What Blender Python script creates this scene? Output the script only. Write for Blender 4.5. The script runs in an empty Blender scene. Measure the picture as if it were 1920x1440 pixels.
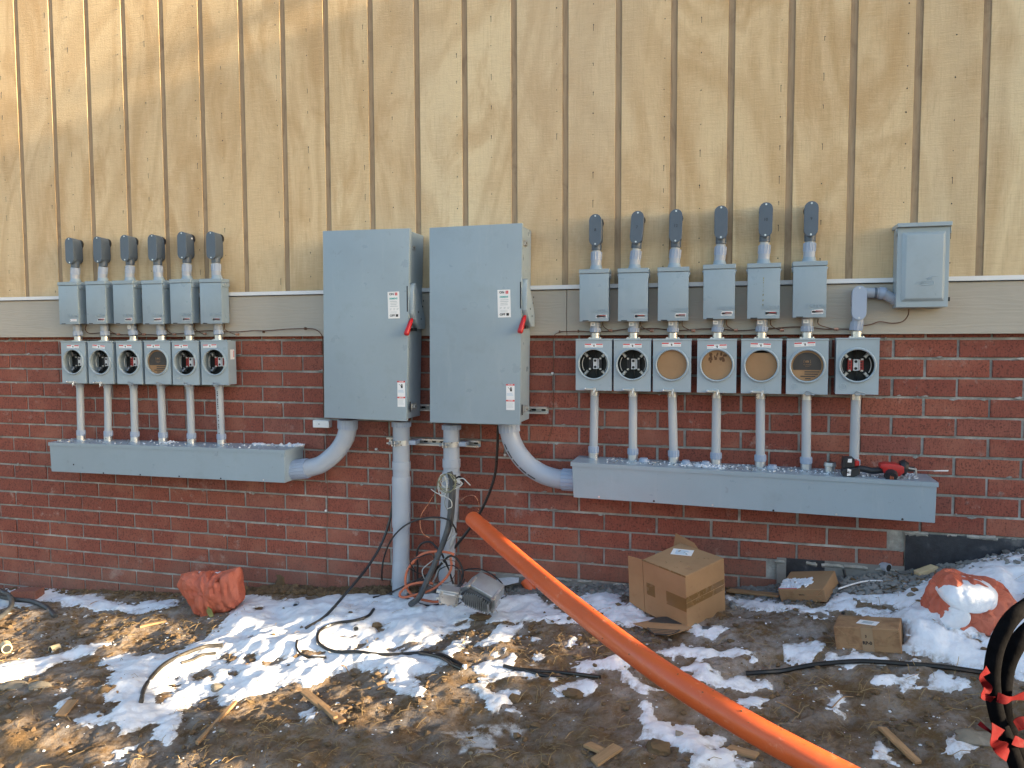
import bpy, bmesh, math, random
import numpy as np
from mathutils import Vector, Matrix, noise as mnoise
rnd = random.Random(7)
S = bpy.context.scene

# ------------------------------------------------------------------ camera, sky, sun, exposure
FP = 1442.0                                   # focal length in photo pixels (1920 wide)
YAW, PITCH, ROLL = 0.27818, 0.06158, -0.003287
CX, CY, CZ = 4.97494, -4.44171, 1.81786
def _rot():
    cy, sy, cp, sp = math.cos(YAW), math.sin(YAW), math.cos(PITCH), math.sin(PITCH)
    f = Vector((-sy*cp, cy*cp, -sp)); r = Vector((cy, sy, 0)); u = r.cross(f)
    c, s = math.cos(ROLL), math.sin(ROLL)
    return (c*r + s*u), (-s*r + c*u), f
RV, UV, FV = _rot()
cam = bpy.data.cameras.new('camera'); camo = bpy.data.objects.new('camera', cam)
S.collection.objects.link(camo); S.camera = camo
cam.lens = FP/1920*36; cam.sensor_width = 36; cam.clip_start = .05; cam.clip_end = 500
camo.matrix_world = Matrix(((RV.x, UV.x, -FV.x, CX), (RV.y, UV.y, -FV.y, CY), (RV.z, UV.z, -FV.z, CZ), (0, 0, 0, 1)))

SUN_EL = math.radians(12.8)
SUN_AZ = math.radians(3.0)                    # angle in front of the wall plane, sun stands to the right (+X)
sdir = Vector((math.cos(SUN_EL)*math.cos(SUN_AZ), -math.cos(SUN_EL)*math.sin(SUN_AZ), math.sin(SUN_EL)))  # towards sun
W = bpy.data.worlds.new("World"); S.world = W; W.use_nodes = True
wn = W.node_tree.nodes; wl = W.node_tree.links; wn.clear()
sky = wn.new('ShaderNodeTexSky'); sky.sky_type = 'NISHITA'; sky.sun_disc = False
sky.sun_elevation = SUN_EL; sky.sun_rotation = math.atan2(sdir.x, sdir.y)
sky.air_density = 1.0; sky.dust_density = 2.0; sky.ozone_density = 1.0
bg = wn.new('ShaderNodeBackground'); bg.inputs['Strength'].default_value = 0.10
wo = wn.new('ShaderNodeOutputWorld'); wl.new(sky.outputs[0], bg.inputs[0]); wl.new(bg.outputs[0], wo.inputs[0])
sl = bpy.data.lights.new('sun', 'SUN'); sl.energy = 5.0; sl.angle = math.radians(0.9); sl.color = (1.0, .78, .50)
so = bpy.data.objects.new('sun', sl); S.collection.objects.link(so)
so.rotation_euler = sdir.to_track_quat('Z', 'Y').to_euler(); so.location = (10, -5, 10)
S.view_settings.view_transform = 'Standard'; S.view_settings.look = 'None'
S.view_settings.gamma = 1; S.view_settings.use_curve_mapping = False
S.view_settings.exposure = 2.3
S.cycles.max_bounces = 6; S.cycles.diffuse_bounces = 4

# ------------------------------------------------------------------ pixel -> world helpers (real distance is always given)
def ray(x, y): return ((x-960)/FP)*RV - ((y-720)/FP)*UV + FV
def at(x, y, Y=0.0):
    d = ray(x, y); t = (Y - CY)/d.y
    return Vector((CX+d.x*t, Y, CZ+d.z*t))
def atd(x, y, depth):
    return Vector((CX, CY, CZ)) + ray(x, y)*depth
def pix(p):
    q = p - Vector((CX, CY, CZ)); z = q.dot(FV)
    return 960+FP*q.dot(RV)/z, 720-FP*q.dot(UV)/z

# ------------------------------------------------------------------ noise fields in numpy
class Perlin:
    def __init__(s, seed):
        r = np.random.RandomState(seed); a = r.rand(256, 256)*2*np.pi; s.gx, s.gy = np.cos(a), np.sin(a)
    def __call__(s, x, y):
        x0 = np.floor(x).astype(int); y0 = np.floor(y).astype(int); fx = x-x0; fy = y-y0
        u = fx*fx*fx*(fx*(fx*6-15)+10); v = fy*fy*fy*(fy*(fy*6-15)+10)
        def g(i, j):
            ii = (x0+i) & 255; jj = (y0+j) & 255
            return s.gx[ii, jj]*(fx-i)+s.gy[ii, jj]*(fy-j)
        a = g(0, 0)*(1-u)+g(1, 0)*u; b = g(0, 1)*(1-u)+g(1, 1)*u
        return (a*(1-v)+b*v)*1.5
PN = [Perlin(i) for i in range(8)]
def fbm(x, y, k=0, o=4, lac=2.03, gain=.5):
    t = 0; a = 1.
    for i in range(o):
        t = t + a*PN[(k+i) % 8](x+17.3*i, y-9.1*i); x = x*lac; y = y*lac; a *= gain
    return t

GX = np.array([-40, -10, -3, -.341, .07, .888, 1.295, 1.729, 2.104, 2.384, 2.77, 2.92, 3.249, 3.837, 4.26, 4.7, 5.188, 5.354, 5.886, 6.038, 6.259, 6.427, 7.5, 12, 40])
GZ = np.array([-.5, -.5, -.3, -.10, -.05, .013, .034, .088, .15, .155, .19, .205, .235, .30, .345, .375, .42, .46, .56, .60, .655, .70, .85, 1.0, 1.0])
def base_z(X, Y):
    a = np.interp(X, GX, GZ)
    far = np.clip((-Y-6)/20, 0, 1); ff = np.clip((-Y-.35)/1.6, 0, 1); ff = ff*ff*(3-2*ff)*np.clip((7.2-X)/1.5, 0, 1); a = a+(.2-a)*.5*ff
    return a - .045*np.minimum(-Y, 5) - .02*np.exp(-(Y+.9)**2/.2)*np.clip((4.5-X)/2, 0, 1) - a*far*.7
def ground_z(X, Y):
    X = np.asarray(X, float); Y = np.asarray(Y, float)
    n = .035*fbm(X*1.3, Y*1.3, 0, 3) + .020*fbm(X*5, Y*5, 2, 3)
    n = n*np.clip((-Y+.12)/.5, .25, 1)
    return base_z(X, Y) + n
def G(x, y, lift=0.0):
    d = ray(x, y); t = 2.0; o = Vector((CX, CY, CZ))
    for i in range(700):
        p = o+d*t
        if p.z <= float(ground_z(p.x, p.y)): break
        t += .008
    p = o+d*t; p.z = float(ground_z(p.x, p.y))+lift
    return p

# ------------------------------------------------------------------ materials
def newmat(name):
    m = bpy.data.materials.new(name); m.use_nodes = True; nt = m.node_tree; nt.nodes.clear()
    b = nt.nodes.new('ShaderNodeBsdfPrincipled'); o = nt.nodes.new('ShaderNodeOutputMaterial')
    nt.links.new(b.outputs[0], o.inputs[0]); return m, nt, b
def coords(nt, scale=(1, 1, 1), rand=True):
    tc = nt.nodes.new('ShaderNodeTexCoord'); mp = nt.nodes.new('ShaderNodeMapping'); mp.inputs['Scale'].default_value = scale
    if rand:
        oi = nt.nodes.new('ShaderNodeObjectInfo'); mu = nt.nodes.new('ShaderNodeVectorMath'); mu.operation = 'SCALE'
        cb = nt.nodes.new('ShaderNodeCombineXYZ')
        for i in range(3): nt.links.new(oi.outputs['Random'], cb.inputs[i])
        mu.inputs['Scale'].default_value = 37.0; nt.links.new(cb.outputs[0], mu.inputs[0])
        ad = nt.nodes.new('ShaderNodeVectorMath'); nt.links.new(tc.outputs['Object'], ad.inputs[0]); nt.links.new(mu.outputs[0], ad.inputs[1])
        nt.links.new(ad.outputs[0], mp.inputs[0])
    else: nt.links.new(tc.outputs['Object'], mp.inputs[0])
    return mp.outputs[0]
def noise(nt, vec, scale, detail=4, rough=.55, dist=0):
    n = nt.nodes.new('ShaderNodeTexNoise'); n.inputs['Scale'].default_value = scale; n.inputs['Detail'].default_value = detail
    n.inputs['Roughness'].default_value = rough; n.inputs['Distortion'].default_value = dist; nt.links.new(vec, n.inputs['Vector']); return n.outputs['Fac']
def ramp(nt, fac, stops):
    r = nt.nodes.new('ShaderNodeValToRGB'); e = r.color_ramp.elements
    while len(e) > 1: e.remove(e[-1])
    e[0].position = stops[0][0]; e[0].color = (*stops[0][1], 1) if len(stops[0][1]) == 3 else stops[0][1]
    for p, c in stops[1:]:
        k = e.new(p); k.color = (*c, 1)
    nt.links.new(fac, r.inputs[0]); return r.outputs[0]
def mix(nt, a, b, fac, mode='MIX'):
    m = nt.nodes.new('ShaderNodeMix'); m.data_type = 'RGBA'; m.blend_type = mode
    for s, v in ((m.inputs[6], a), (m.inputs[7], b)):
        if isinstance(v, tuple): s.default_value = (*v[:3], 1)
        else: nt.links.new(v, s)
    if isinstance(fac, (int, float)): m.inputs[0].default_value = fac
    else: nt.links.new(fac, m.inputs[0])
    return m.outputs[2]
def bump(nt, b, hts):
    prev = None
    for h, st, d in hts:
        n = nt.nodes.new('ShaderNodeBump'); n.inputs['Strength'].default_value = st; n.inputs['Distance'].default_value = d
        nt.links.new(h, n.inputs['Height'])
        if prev: nt.links.new(prev, n.inputs['Normal'])
        prev = n.outputs[0]
    nt.links.new(prev, b.inputs['Normal'])
def math_(nt, op, a, b=None, clamp=False):
    m = nt.nodes.new('ShaderNodeMath'); m.operation = op; m.use_clamp = clamp
    for i, v in enumerate((a, b)):
        if v is None: continue
        if isinstance(v, (int, float)): m.inputs[i].default_value = v
        else: nt.links.new(v, m.inputs[i])
    return m.outputs[0]
MAT = {}
def simple(name, c, rough=.5, metal=0., var=.12, vs=6., bumpst=0., bs=60., dirt=None, dirt_amt=.3, scale=(1, 1, 1), spec=None, rvar=.1, dscale=9.):
    m, nt, b = newmat(name); v = coords(nt, scale)
    n1 = noise(nt, v, vs, 5); dk = tuple(x*(1-var) for x in c); lt = tuple(min(1, x*(1+var)) for x in c)
    col = ramp(nt, n1, [(.3, dk), (.7, lt)])
    if dirt:
        n2 = noise(nt, v, dscale, 7, .65); f = ramp(nt, n2, [(.52, (0, 0, 0)), (.72, (dirt_amt,)*3)])
        col = mix(nt, col, dirt, f)
    nt.links.new(col, b.inputs['Base Color'])
    r = ramp(nt, noise(nt, v, vs*3, 4), [(.3, (max(0, rough-rvar),)*3), (.7, (min(1, rough+rvar),)*3)])
    nt.links.new(r, b.inputs['Roughness']); b.inputs['Metallic'].default_value = metal
    if spec is not None: b.inputs['Specular IOR Level'].default_value = spec
    if bumpst: bump(nt, b, [(noise(nt, v, bs, 5), bumpst, .004)])
    MAT[name] = m; return m
simple('grey_enamel', (.285, .365, .425), .36, 0, .06, 3, .05, 300, (.20, .25, .27), .35, dscale=6)
def enamel_wear():
    for nm in ('grey_enamel',):
        m = MAT[nm]; nt = m.node_tree; b = [n for n in nt.nodes if n.type == 'BSDF_PRINCIPLED'][0]; src = b.inputs['Base Color'].links[0].from_socket
        v = coords(nt, (9, 9, 1.2)); st = noise(nt, v, 2.0, 6, .7); c = mix(nt, src, (.40, .46, .49), ramp(nt, st, [(.58, (0, 0, 0)), (.74, (.28,)*3)]))
        v2 = coords(nt, (1, 1, 1)); sm = noise(nt, v2, 17, 5, .7, .8); c = mix(nt, c, (.19, .22, .23), ramp(nt, sm, [(.64, (0, 0, 0)), (.72, (.45,)*3)]))
        sk = noise(nt, v2, 120, 2, .5); c = mix(nt, c, (.12, .12, .11), ramp(nt, sk, [(.74, (0, 0, 0)), (.78, (.6,)*3)]))
        nt.links.new(c, b.inputs['Base Color'])
enamel_wear()
simple('light_enamel', (.33, .405, .455), .36, 0, .05, 5, .05, 300, (.20, .23, .24), .2)
simple('pvc', (.36, .405, .475), .38, 0, .06, 5, .02, 60, (.45, .46, .46), .3)
simple('pvc_weathered', (.40, .44, .48), .5, 0, .10, 9, .05, 60, (.50, .47, .40), .45, scale=(1, 1, .3))
simple('pvc_dark', (.085, .115, .155), .42, 0, .08, 6, .03, 80, (.14, .17, .2), .3)
simple('pvc_fitting', (.33, .40, .52), .35, 0, .05, 5)
simple('galvanised', (.62, .64, .66), .34, .85, .10, 12, .02, 80)
simple('dull_metal', (.40, .42, .43), .45, .7, .2, 20, .1, 200)
simple('white_paint', (.80, .80, .80), .5, 0, .04)
simple('sticker_white', (.82, .82, .82), .45, 0, .02)
simple('sticker_red', (.62, .04, .04), .45, 0, .05)
simple('sticker_blue', (.25, .45, .62), .45, 0, .05)
simple('sticker_teal', (.03, .42, .40), .45, 0, .05)
simple('stain_brown', (.12, .055, .022), .8)
simple('sticker_grey', (.45, .50, .52), .5, 0, .05)
simple('ink_black', (.015, .015, .018), .5, 0, .1)
simple('black_plastic', (.018, .02, .024), .45, 0, .2, 20)
simple('black_rubber', (.009, .0095, .011), .36, 0, .3, 15, .1, 120, (.06, .045, .03), .3)
simple('grey_cable', (.05, .055, .06), .5, 0, .3, 15, .1, 120, (.16, .14, .12), .4)
simple('red_plastic', (.50, .010, .015), .35, 0, .08, 20)
simple('tool_red', (.42, .02, .02), .4, 0, .15, 30, 0, 60, (.08, .05, .04), .5)
simple('red_tape', (.11, .002, .004), .8, 0, .15, 20, .1, 60, spec=.15)
simple('black_cloth', (.004, .004, .005), .9, 0, .3, 40, .3, 90, spec=.05)
simple('block_red', (.42, .03, .025), .4, 0, .1, 30)
simple('copper_wire', (.16, .085, .055), .5, .5, .3, 30)
simple('copper_new', (.75, .36, .22), .3, 1., .1, 30)
simple('orange_jacket', (.48, .13, .06), .45, 0, .15, 20)
simple('white_wire', (.55, .55, .52), .5, 0, .1, 20)
simple('olive_wire', (.22, .22, .14), .5, 0, .3, 40)
simple('interior_dark', (.014, .018, .021), .5, 0, .2, 10)
simple('concrete', (.22, .22, .21), .9, 0, .3, 9, .8, 30, (.12, .11, .10), .6)
simple('stone', (.22, .19, .145), .9, 0, .35, 5, .4, 60, (.55, .5, .42), .5)
simple('gravel_stone', (.20, .20, .19), .9, 0, .5, 3, .4, 60)
simple('scrap_wood', (.36, .22, .11), .8, 0, .3, 8, .3, 60, scale=(1, 6, 6))
simple('pale_wood', (.62, .50, .30), .7, 0, .15, 8, .2, 60)
simple('muddy_hose', (.045, .040, .034), .6, 0, .5, 25, .4, 90, (.12, .09, .06), .5)
simple('foliage', (.03, .06, .025), .8)
simple('straw', (.30, .21, .10), .8, 0, .4, 2)
simple('blue_plastic', (.02, .12, .6), .35)
simple('flap_print', (.05, .045, .04), .7, 0, .2, 12)
simple('leaf_dry', (.25, .24, .08), .7, 0, .4, 12)
simple('band_wood_edge', (.42, .39, .32), .7)
simple('roofing', (.08, .08, .08), .9)
simple('amp_metal', (.42, .44, .45), .42, .6, .15, 15, .1, 120, (.2, .2, .19), .5)
simple('clear_film', (.55, .60, .65), .25, 0, .1)
simple('mud_clod', (.13, .084, .043), .95, 0, .4, 14, .8, 60, (.20, .15, .10), .5)

def m_cardboard():
    m, nt, b = newmat('cardboard'); v = coords(nt, (1, 1, 1))
    n = noise(nt, v, 5, 6, .6); c = ramp(nt, n, [(.3, (.29, .17, .085)), (.7, (.37, .225, .115))])
    f = ramp(nt, noise(nt, v, 13, 6, .7), [(.60, (0, 0, 0)), (.70, (.5, .5, .5))]); c = mix(nt, c, (.20, .105, .05), f)
    nt.links.new(c, b.inputs['Base Color']); b.inputs['Roughness'].default_value = .85
    bump(nt, b, [(noise(nt, v, 25, 4), .25, .003)]); MAT['cardboard'] = m
    m2 = m.copy(); m2.name = 'cardboard_wet'; MAT['cardboard_wet'] = m2
    for nd in m2.node_tree.nodes:
        if nd.type == 'VALTORGB' and nd.color_ramp.elements[0].position > .5:
            nd.color_ramp.elements[0].position = .45; nd.color_ramp.elements[1].position = .62; nd.color_ramp.elements[1].color = (.8, .8, .8, 1)
m_cardboard()
simple('packing_tape', (.20, .115, .045), .25, 0, .08, 6)
simple('clear_tape', (.36, .25, .15), .2, 0, .1, 6)

def m_brick():
    m, nt, b = newmat('brick_clay'); v = coords(nt, (1, 1, 1))
    oi = nt.nodes.new('ShaderNodeObjectInfo')
    base = ramp(nt, oi.outputs['Random'], [(0, (.245, .067, .046)), (.25, (.305, .088, .056)), (.5, (.27, .077, .051)), (.75, (.33, .103, .064)), (1, (.25, .082, .062))])
    vs = nt.nodes.new('ShaderNodeMapping'); vs.inputs['Scale'].default_value = (9, 1, 1); nt.links.new(v, vs.inputs[0])
    streak = noise(nt, vs.outputs[0], 28, 3, .6)
    c = mix(nt, base, (.10, .028, .022), ramp(nt, streak, [(.48, (0, 0, 0)), (.70, (.55,)*3)]))
    sp = noise(nt, v, 105, 3, .65); c = mix(nt, c, (.05, .018, .016), ramp(nt, sp, [(.54, (0, 0, 0)), (.64, (.75,)*3)]))
    lg = noise(nt, v, 3.5, 5, .6); c = mix(nt, c, (.46, .20, .13), ramp(nt, lg, [(.5, (0, 0, 0)), (.75, (.45,)*3)]))
    ef = noise(nt, v, 9, 7, .75); c = mix(nt, c, (.52, .42, .36), ramp(nt, ef, [(.60, (0, 0, 0)), (.74, (.6,)*3)]))
    ge = nt.nodes.new('ShaderNodeNewGeometry'); sx = nt.nodes.new('ShaderNodeSeparateXYZ'); nt.links.new(ge.outputs['Position'], sx.inputs[0])
    gl = math_(nt, 'SUBTRACT', sx.outputs['Z'], math_(nt, 'MULTIPLY', sx.outputs['X'], .10)); gn = nt.nodes.new('ShaderNodeTexNoise'); gn.inputs['Scale'].default_value = 5; gn.inputs['Detail'].default_value = 6; nt.links.new(ge.outputs['Position'], gn.inputs['Vector'])
    sp2 = math_(nt, 'ADD', gl, math_(nt, 'MULTIPLY', gn.outputs['Fac'], -.55)); c = mix(nt, c, (.20, .14, .10), ramp(nt, sp2, [(.0, (0, 0, 0)), (.001, (0, 0, 0))])) if False else mix(nt, c, (.22, .15, .115), math_(nt, 'MULTIPLY', math_(nt, 'SUBTRACT', -.06, sp2, True), 1.4, True))
    gn2 = nt.nodes.new('ShaderNodeTexNoise'); gn2.inputs['Scale'].default_value = 2.2; gn2.inputs['Detail'].default_value = 8; gn2.inputs['Roughness'].default_value = .75; nt.links.new(ge.outputs['Position'], gn2.inputs['Vector'])
    c = mix(nt, c, (.55, .47, .42), ramp(nt, gn2.outputs['Fac'], [(.60, (0, 0, 0)), (.72, (.38,)*3)]))
    nt.links.new(c, b.inputs['Base Color']); b.inputs['Roughness'].default_value = .9
    bump(nt, b, [(streak, .35, .003), (sp, .5, .002), (noise(nt, v, 60, 4), .4, .003)]); MAT['brick'] = m
m_brick()
def m_mortar():
    m, nt, b = newmat('mortar'); v = coords(nt, (1, 1, 1), False)
    c = ramp(nt, noise(nt, v, 7, 7, .7), [(.32, (.20, .20, .185)), (.5, (.32, .32, .295)), (.70, (.56, .55, .52))])
    nt.links.new(c, b.inputs['Base Color']); b.inputs['Roughness'].default_value = .95
    bump(nt, b, [(noise(nt, v, 90, 5), .7, .006), (noise(nt, v, 22, 5), .6, .008)]); MAT['mortar'] = m
m_mortar()
def m_siding():
    m, nt, b = newmat('rough_plywood'); v = coords(nt, (1, 1, 1), False)
    # cathedral figure: contour lines of a tall soft noise, as rotary-cut veneer shows
    mp = nt.nodes.new('ShaderNodeMapping'); mp.inputs['Scale'].default_value = (1.0, 1, .33); nt.links.new(v, mp.inputs[0])
    fig = noise(nt, mp.outputs[0], 1.35, 3, .45, .6)
    ring = math_(nt, 'SINE', math_(nt, 'MULTIPLY', fig, 62.0)); ring = math_(nt, 'ADD', math_(nt, 'MULTIPLY', ring, .5), .5)
    c = ramp(nt, fig, [(.32, (.68, .50, .285)), (.45, (.76, .585, .35)), (.55, (.70, .525, .305)), (.68, (.80, .645, .40))])
    c = mix(nt, c, (.52, .34, .165), ramp(nt, ring, [(.45, (0, 0, 0)), (1, (.38,)*3)]))
    l2 = noise(nt, mp.outputs[0], 3.0, 6, .65, 1.2); c = mix(nt, c, (.54, .35, .17), ramp(nt, l2, [(.47, (0, 0, 0)), (.64, (.70,)*3)]))
    l3 = noise(nt, mp.outputs[0], 1.1, 3, .5, .5); c = mix(nt, c, (.62, .52, .36), ramp(nt, l3, [(.50, (0, 0, 0)), (.75, (.5,)*3)]))
    gm = nt.nodes.new('ShaderNodeMapping'); gm.inputs['Scale'].default_value = (30, 1, 1.2); nt.links.new(v, gm.inputs[0])
    gr = noise(nt, gm.outputs[0], 6, 4, .65); c = mix(nt, c, (.32, .20, .10), ramp(nt, gr, [(.5, (0, 0, 0)), (.8, (.35,)*3)]))
    sm = nt.nodes.new('ShaderNodeMapping'); sm.inputs['Scale'].default_value = (2.5, 1, 75); nt.links.new(v, sm.inputs[0])
    saw = noise(nt, sm.outputs[0], 3.5, 4, .7); c = mix(nt, c, (.34, .23, .12), ramp(nt, saw, [(.5, (0, 0, 0)), (.75, (.30,)*3)]))
    c = mix(nt, c, (.85, .70, .43), ramp(nt, saw, [(.28, (.4,)*3), (.44, (0, 0, 0))]))
    oi = nt.nodes.new('ShaderNodeObjectInfo'); c = mix(nt, c, (.58, .45, .33), ramp(nt, oi.outputs['Random'], [(.45, (0, 0, 0)), (1, (.16,)*3)]))
    nt.links.new(c, b.inputs['Base Color']); b.inputs['Roughness'].default_value = .85
    bump(nt, b, [(saw, .6, .004), (noise(nt, v, 110, 4), .5, .003)]); MAT['siding'] = m
    m, nt, b = newmat('groove_ply'); v = coords(nt, (25, 1, 1.6), False)
    c = ramp(nt, noise(nt, v, 3, 5, .6, .6), [(.3, (.27, .19, .115)), (.5, (.36, .26, .16)), (.75, (.43, .32, .205))])
    v2 = coords(nt, (4, 1, 3), False); c = mix(nt, c, (.17, .11, .07), ramp(nt, noise(nt, v2, 1.6, 4, .6, 1), [(.55, (0, 0, 0)), (.7, (.5,)*3)]))
    nt.links.new(c, b.inputs['Base Color']); b.inputs['Roughness'].default_value = .8; MAT['groove'] = m
    m, nt, b = newmat('painted_trim'); v = coords(nt, (.9, 1, 7), False)
    wv = nt.nodes.new('ShaderNodeTexWave'); wv.wave_type = 'BANDS'; wv.bands_direction = 'Z'; wv.inputs['Scale'].default_value = 1.6
    wv.inputs['Distortion'].default_value = 16; wv.inputs['Detail'].default_value = 5; wv.inputs['Detail Scale'].default_value = 1.6; nt.links.new(v, wv.inputs['Vector'])
    v1 = coords(nt, (1, 1, 1), False)
    c = ramp(nt, noise(nt, v1, 3, 6, .6), [(.3, (.415, .375, .31)), (.7, (.47, .425, .355))]); nt.links.new(c, b.inputs['Base Color']); b.inputs['Roughness'].default_value = .6
    bump(nt, b, [(wv.outputs['Fac'], .28, .002), (noise(nt, v1, 150, 3), .15, .002)]); MAT['trim'] = m
m_siding()
def m_tar():
    m, nt, b = newmat('foundation_tar'); v = coords(nt, (1, 1, 1), False)
    c = ramp(nt, noise(nt, v, 6, 6, .7), [(.40, (.012, .014, .02)), (.58, (.03, .035, .045)), (.75, (.15, .15, .15))])
    nt.links.new(c, b.inputs['Base Color']); b.inputs['Roughness'].default_value = .55
    bump(nt, b, [(noise(nt, v, 30, 6, .7), .6, .006)]); MAT['tar'] = m
m_tar()
def m_soil():
    m, nt, b = newmat('soil'); v = coords(nt, (1, 1, 1), False)
    c = ramp(nt, noise(nt, v, 1.7, 8, .65), [(.30, (.078, .045, .020)), (.5, (.145, .086, .037)), (.70, (.22, .138, .062))])
    sp = noise(nt, v, 60, 5, .7); c = mix(nt, c, (.24, .16, .085), ramp(nt, sp, [(.60, (0, 0, 0)), (.72, (.6,)*3)]))
    dk = noise(nt, v, 35, 5, .7); c = mix(nt, c, (.03, .02, .014), ramp(nt, dk, [(.56, (0, 0, 0)), (.72, (.7,)*3)]))
    st = coords(nt, (40, 9, 1), False); f = noise(nt, st, 3.0, 3, .6, 2.0); c = mix(nt, c, (.30, .23, .14), ramp(nt, f, [(.64, (0, 0, 0)), (.68, (.55,)*3)]))
    fr = noise(nt, v, 9, 7, .75); at_ = nt.nodes.new('ShaderNodeAttribute'); at_.attribute_name = 'frost'
    fm = math_(nt, 'MULTIPLY', ramp(nt, fr, [(.40, (0, 0, 0)), (.62, (1, 1, 1))]), at_.outputs['Fac'], True)
    c = mix(nt, c, (.62, .62, .62), fm)
    nt.links.new(c, b.inputs['Base Color']); b.inputs['Roughness'].default_value = .85
    b.inputs['Specular IOR Level'].default_value = .35
    bump(nt, b, [(noise(nt, v, 28, 7, .7), .9, .02), (noise(nt, v, 140, 4, .7), .8, .006)]); MAT['soil'] = m
m_soil()
def m_snow():
    m, nt, b = newmat('snow'); v = coords(nt, (1, 1, 1), False)
    e = nt.nodes.new('ShaderNodeAttribute'); e.attribute_name = 'thin'
    c = ramp(nt, noise(nt, v, 6, 6, .6), [(.3, (.76, .80, .86)), (.7, (.86, .88, .92))])
    dn = ramp(nt, noise(nt, v, 26, 6, .7), [(.45, (0, 0, 0)), (.65, (1, 1, 1))])
    c = mix(nt, c, (.30, .24, .18), math_(nt, 'MULTIPLY', dn, e.outputs['Fac'], True))
    sp = noise(nt, v, 80, 4, .7); c = mix(nt, c, (.35, .28, .2), ramp(nt, sp, [(.73, (0, 0, 0)), (.78, (.5,)*3)]))
    nt.links.new(c, b.inputs['Base Color']); b.inputs['Roughness'].default_value = .6
    b.inputs['Subsurface Weight'].default_value = .0
    bump(nt, b, [(noise(nt, v, 45, 6, .65), .5, .008), (noise(nt, v, 260, 3, .7), .5, .003)]); MAT['snow'] = m
m_snow()
def m_pipe():
    m, nt, b = newmat('orange_conduit'); v = coords(nt, (1, 1, 1), False)
    c = ramp(nt, noise(nt, v, 3, 5, .6), [(.3, (.58, .095, .022)), (.7, (.70, .125, .034))])
    sc = noise(nt, v, 22, 7, .75); c = mix(nt, c, (.78, .34, .20), ramp(nt, sc, [(.58, (0, 0, 0)), (.72, (.6,)*3)])); md = noise(nt, v, 9, 8, .8); c = mix(nt, c, (.20, .11, .06), ramp(nt, md, [(.64, (0, 0, 0)), (.70, (.7,)*3)]))
    nt.links.new(c, b.inputs['Base Color']); nt.links.new(ramp(nt, sc, [(.45, (.28,)*3), (.65, (.55,)*3)]), b.inputs['Roughness'])
    bump(nt, b, [(noise(nt, v, 12, 5), .12, .01), (sc, .2, .003)]); MAT['orange_pipe'] = m
    m, nt, b = newmat('woven_sack'); v = coords(nt, (1, 1, 1), False)
    ck = nt.nodes.new('ShaderNodeTexWave'); ck.bands_direction = 'X'; ck.inputs['Scale'].default_value = 90; ck.inputs['Distortion'].default_value = 2; nt.links.new(v, ck.inputs['Vector'])
    ck2 = nt.nodes.new('ShaderNodeTexWave'); ck2.bands_direction = 'Z'; ck2.inputs['Scale'].default_value = 90; ck2.inputs['Distortion'].default_value = 2; nt.links.new(v, ck2.inputs['Vector'])
    c = ramp(nt, noise(nt, v, 5, 6, .65), [(.3, (.52, .12, .065)), (.7, (.66, .20, .115))])
    w = math_(nt, 'MULTIPLY', ck.outputs['Fac'], ck2.outputs['Fac']); c = mix(nt, c, (.30, .05, .03), ramp(nt, w, [(.0, (.45,)*3), (.5, (0, 0, 0))]))
    nt.links.new(c, b.inputs['Base Color']); b.inputs['Roughness'].default_value = .6
    vv = coords(nt, (14, 14, 1.5), False)
    bump(nt, b, [(noise(nt, vv, 2.2, 4, .6, .6), .5, .02), (w, .3, .002)]); MAT['sack'] = m
m_pipe()

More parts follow.
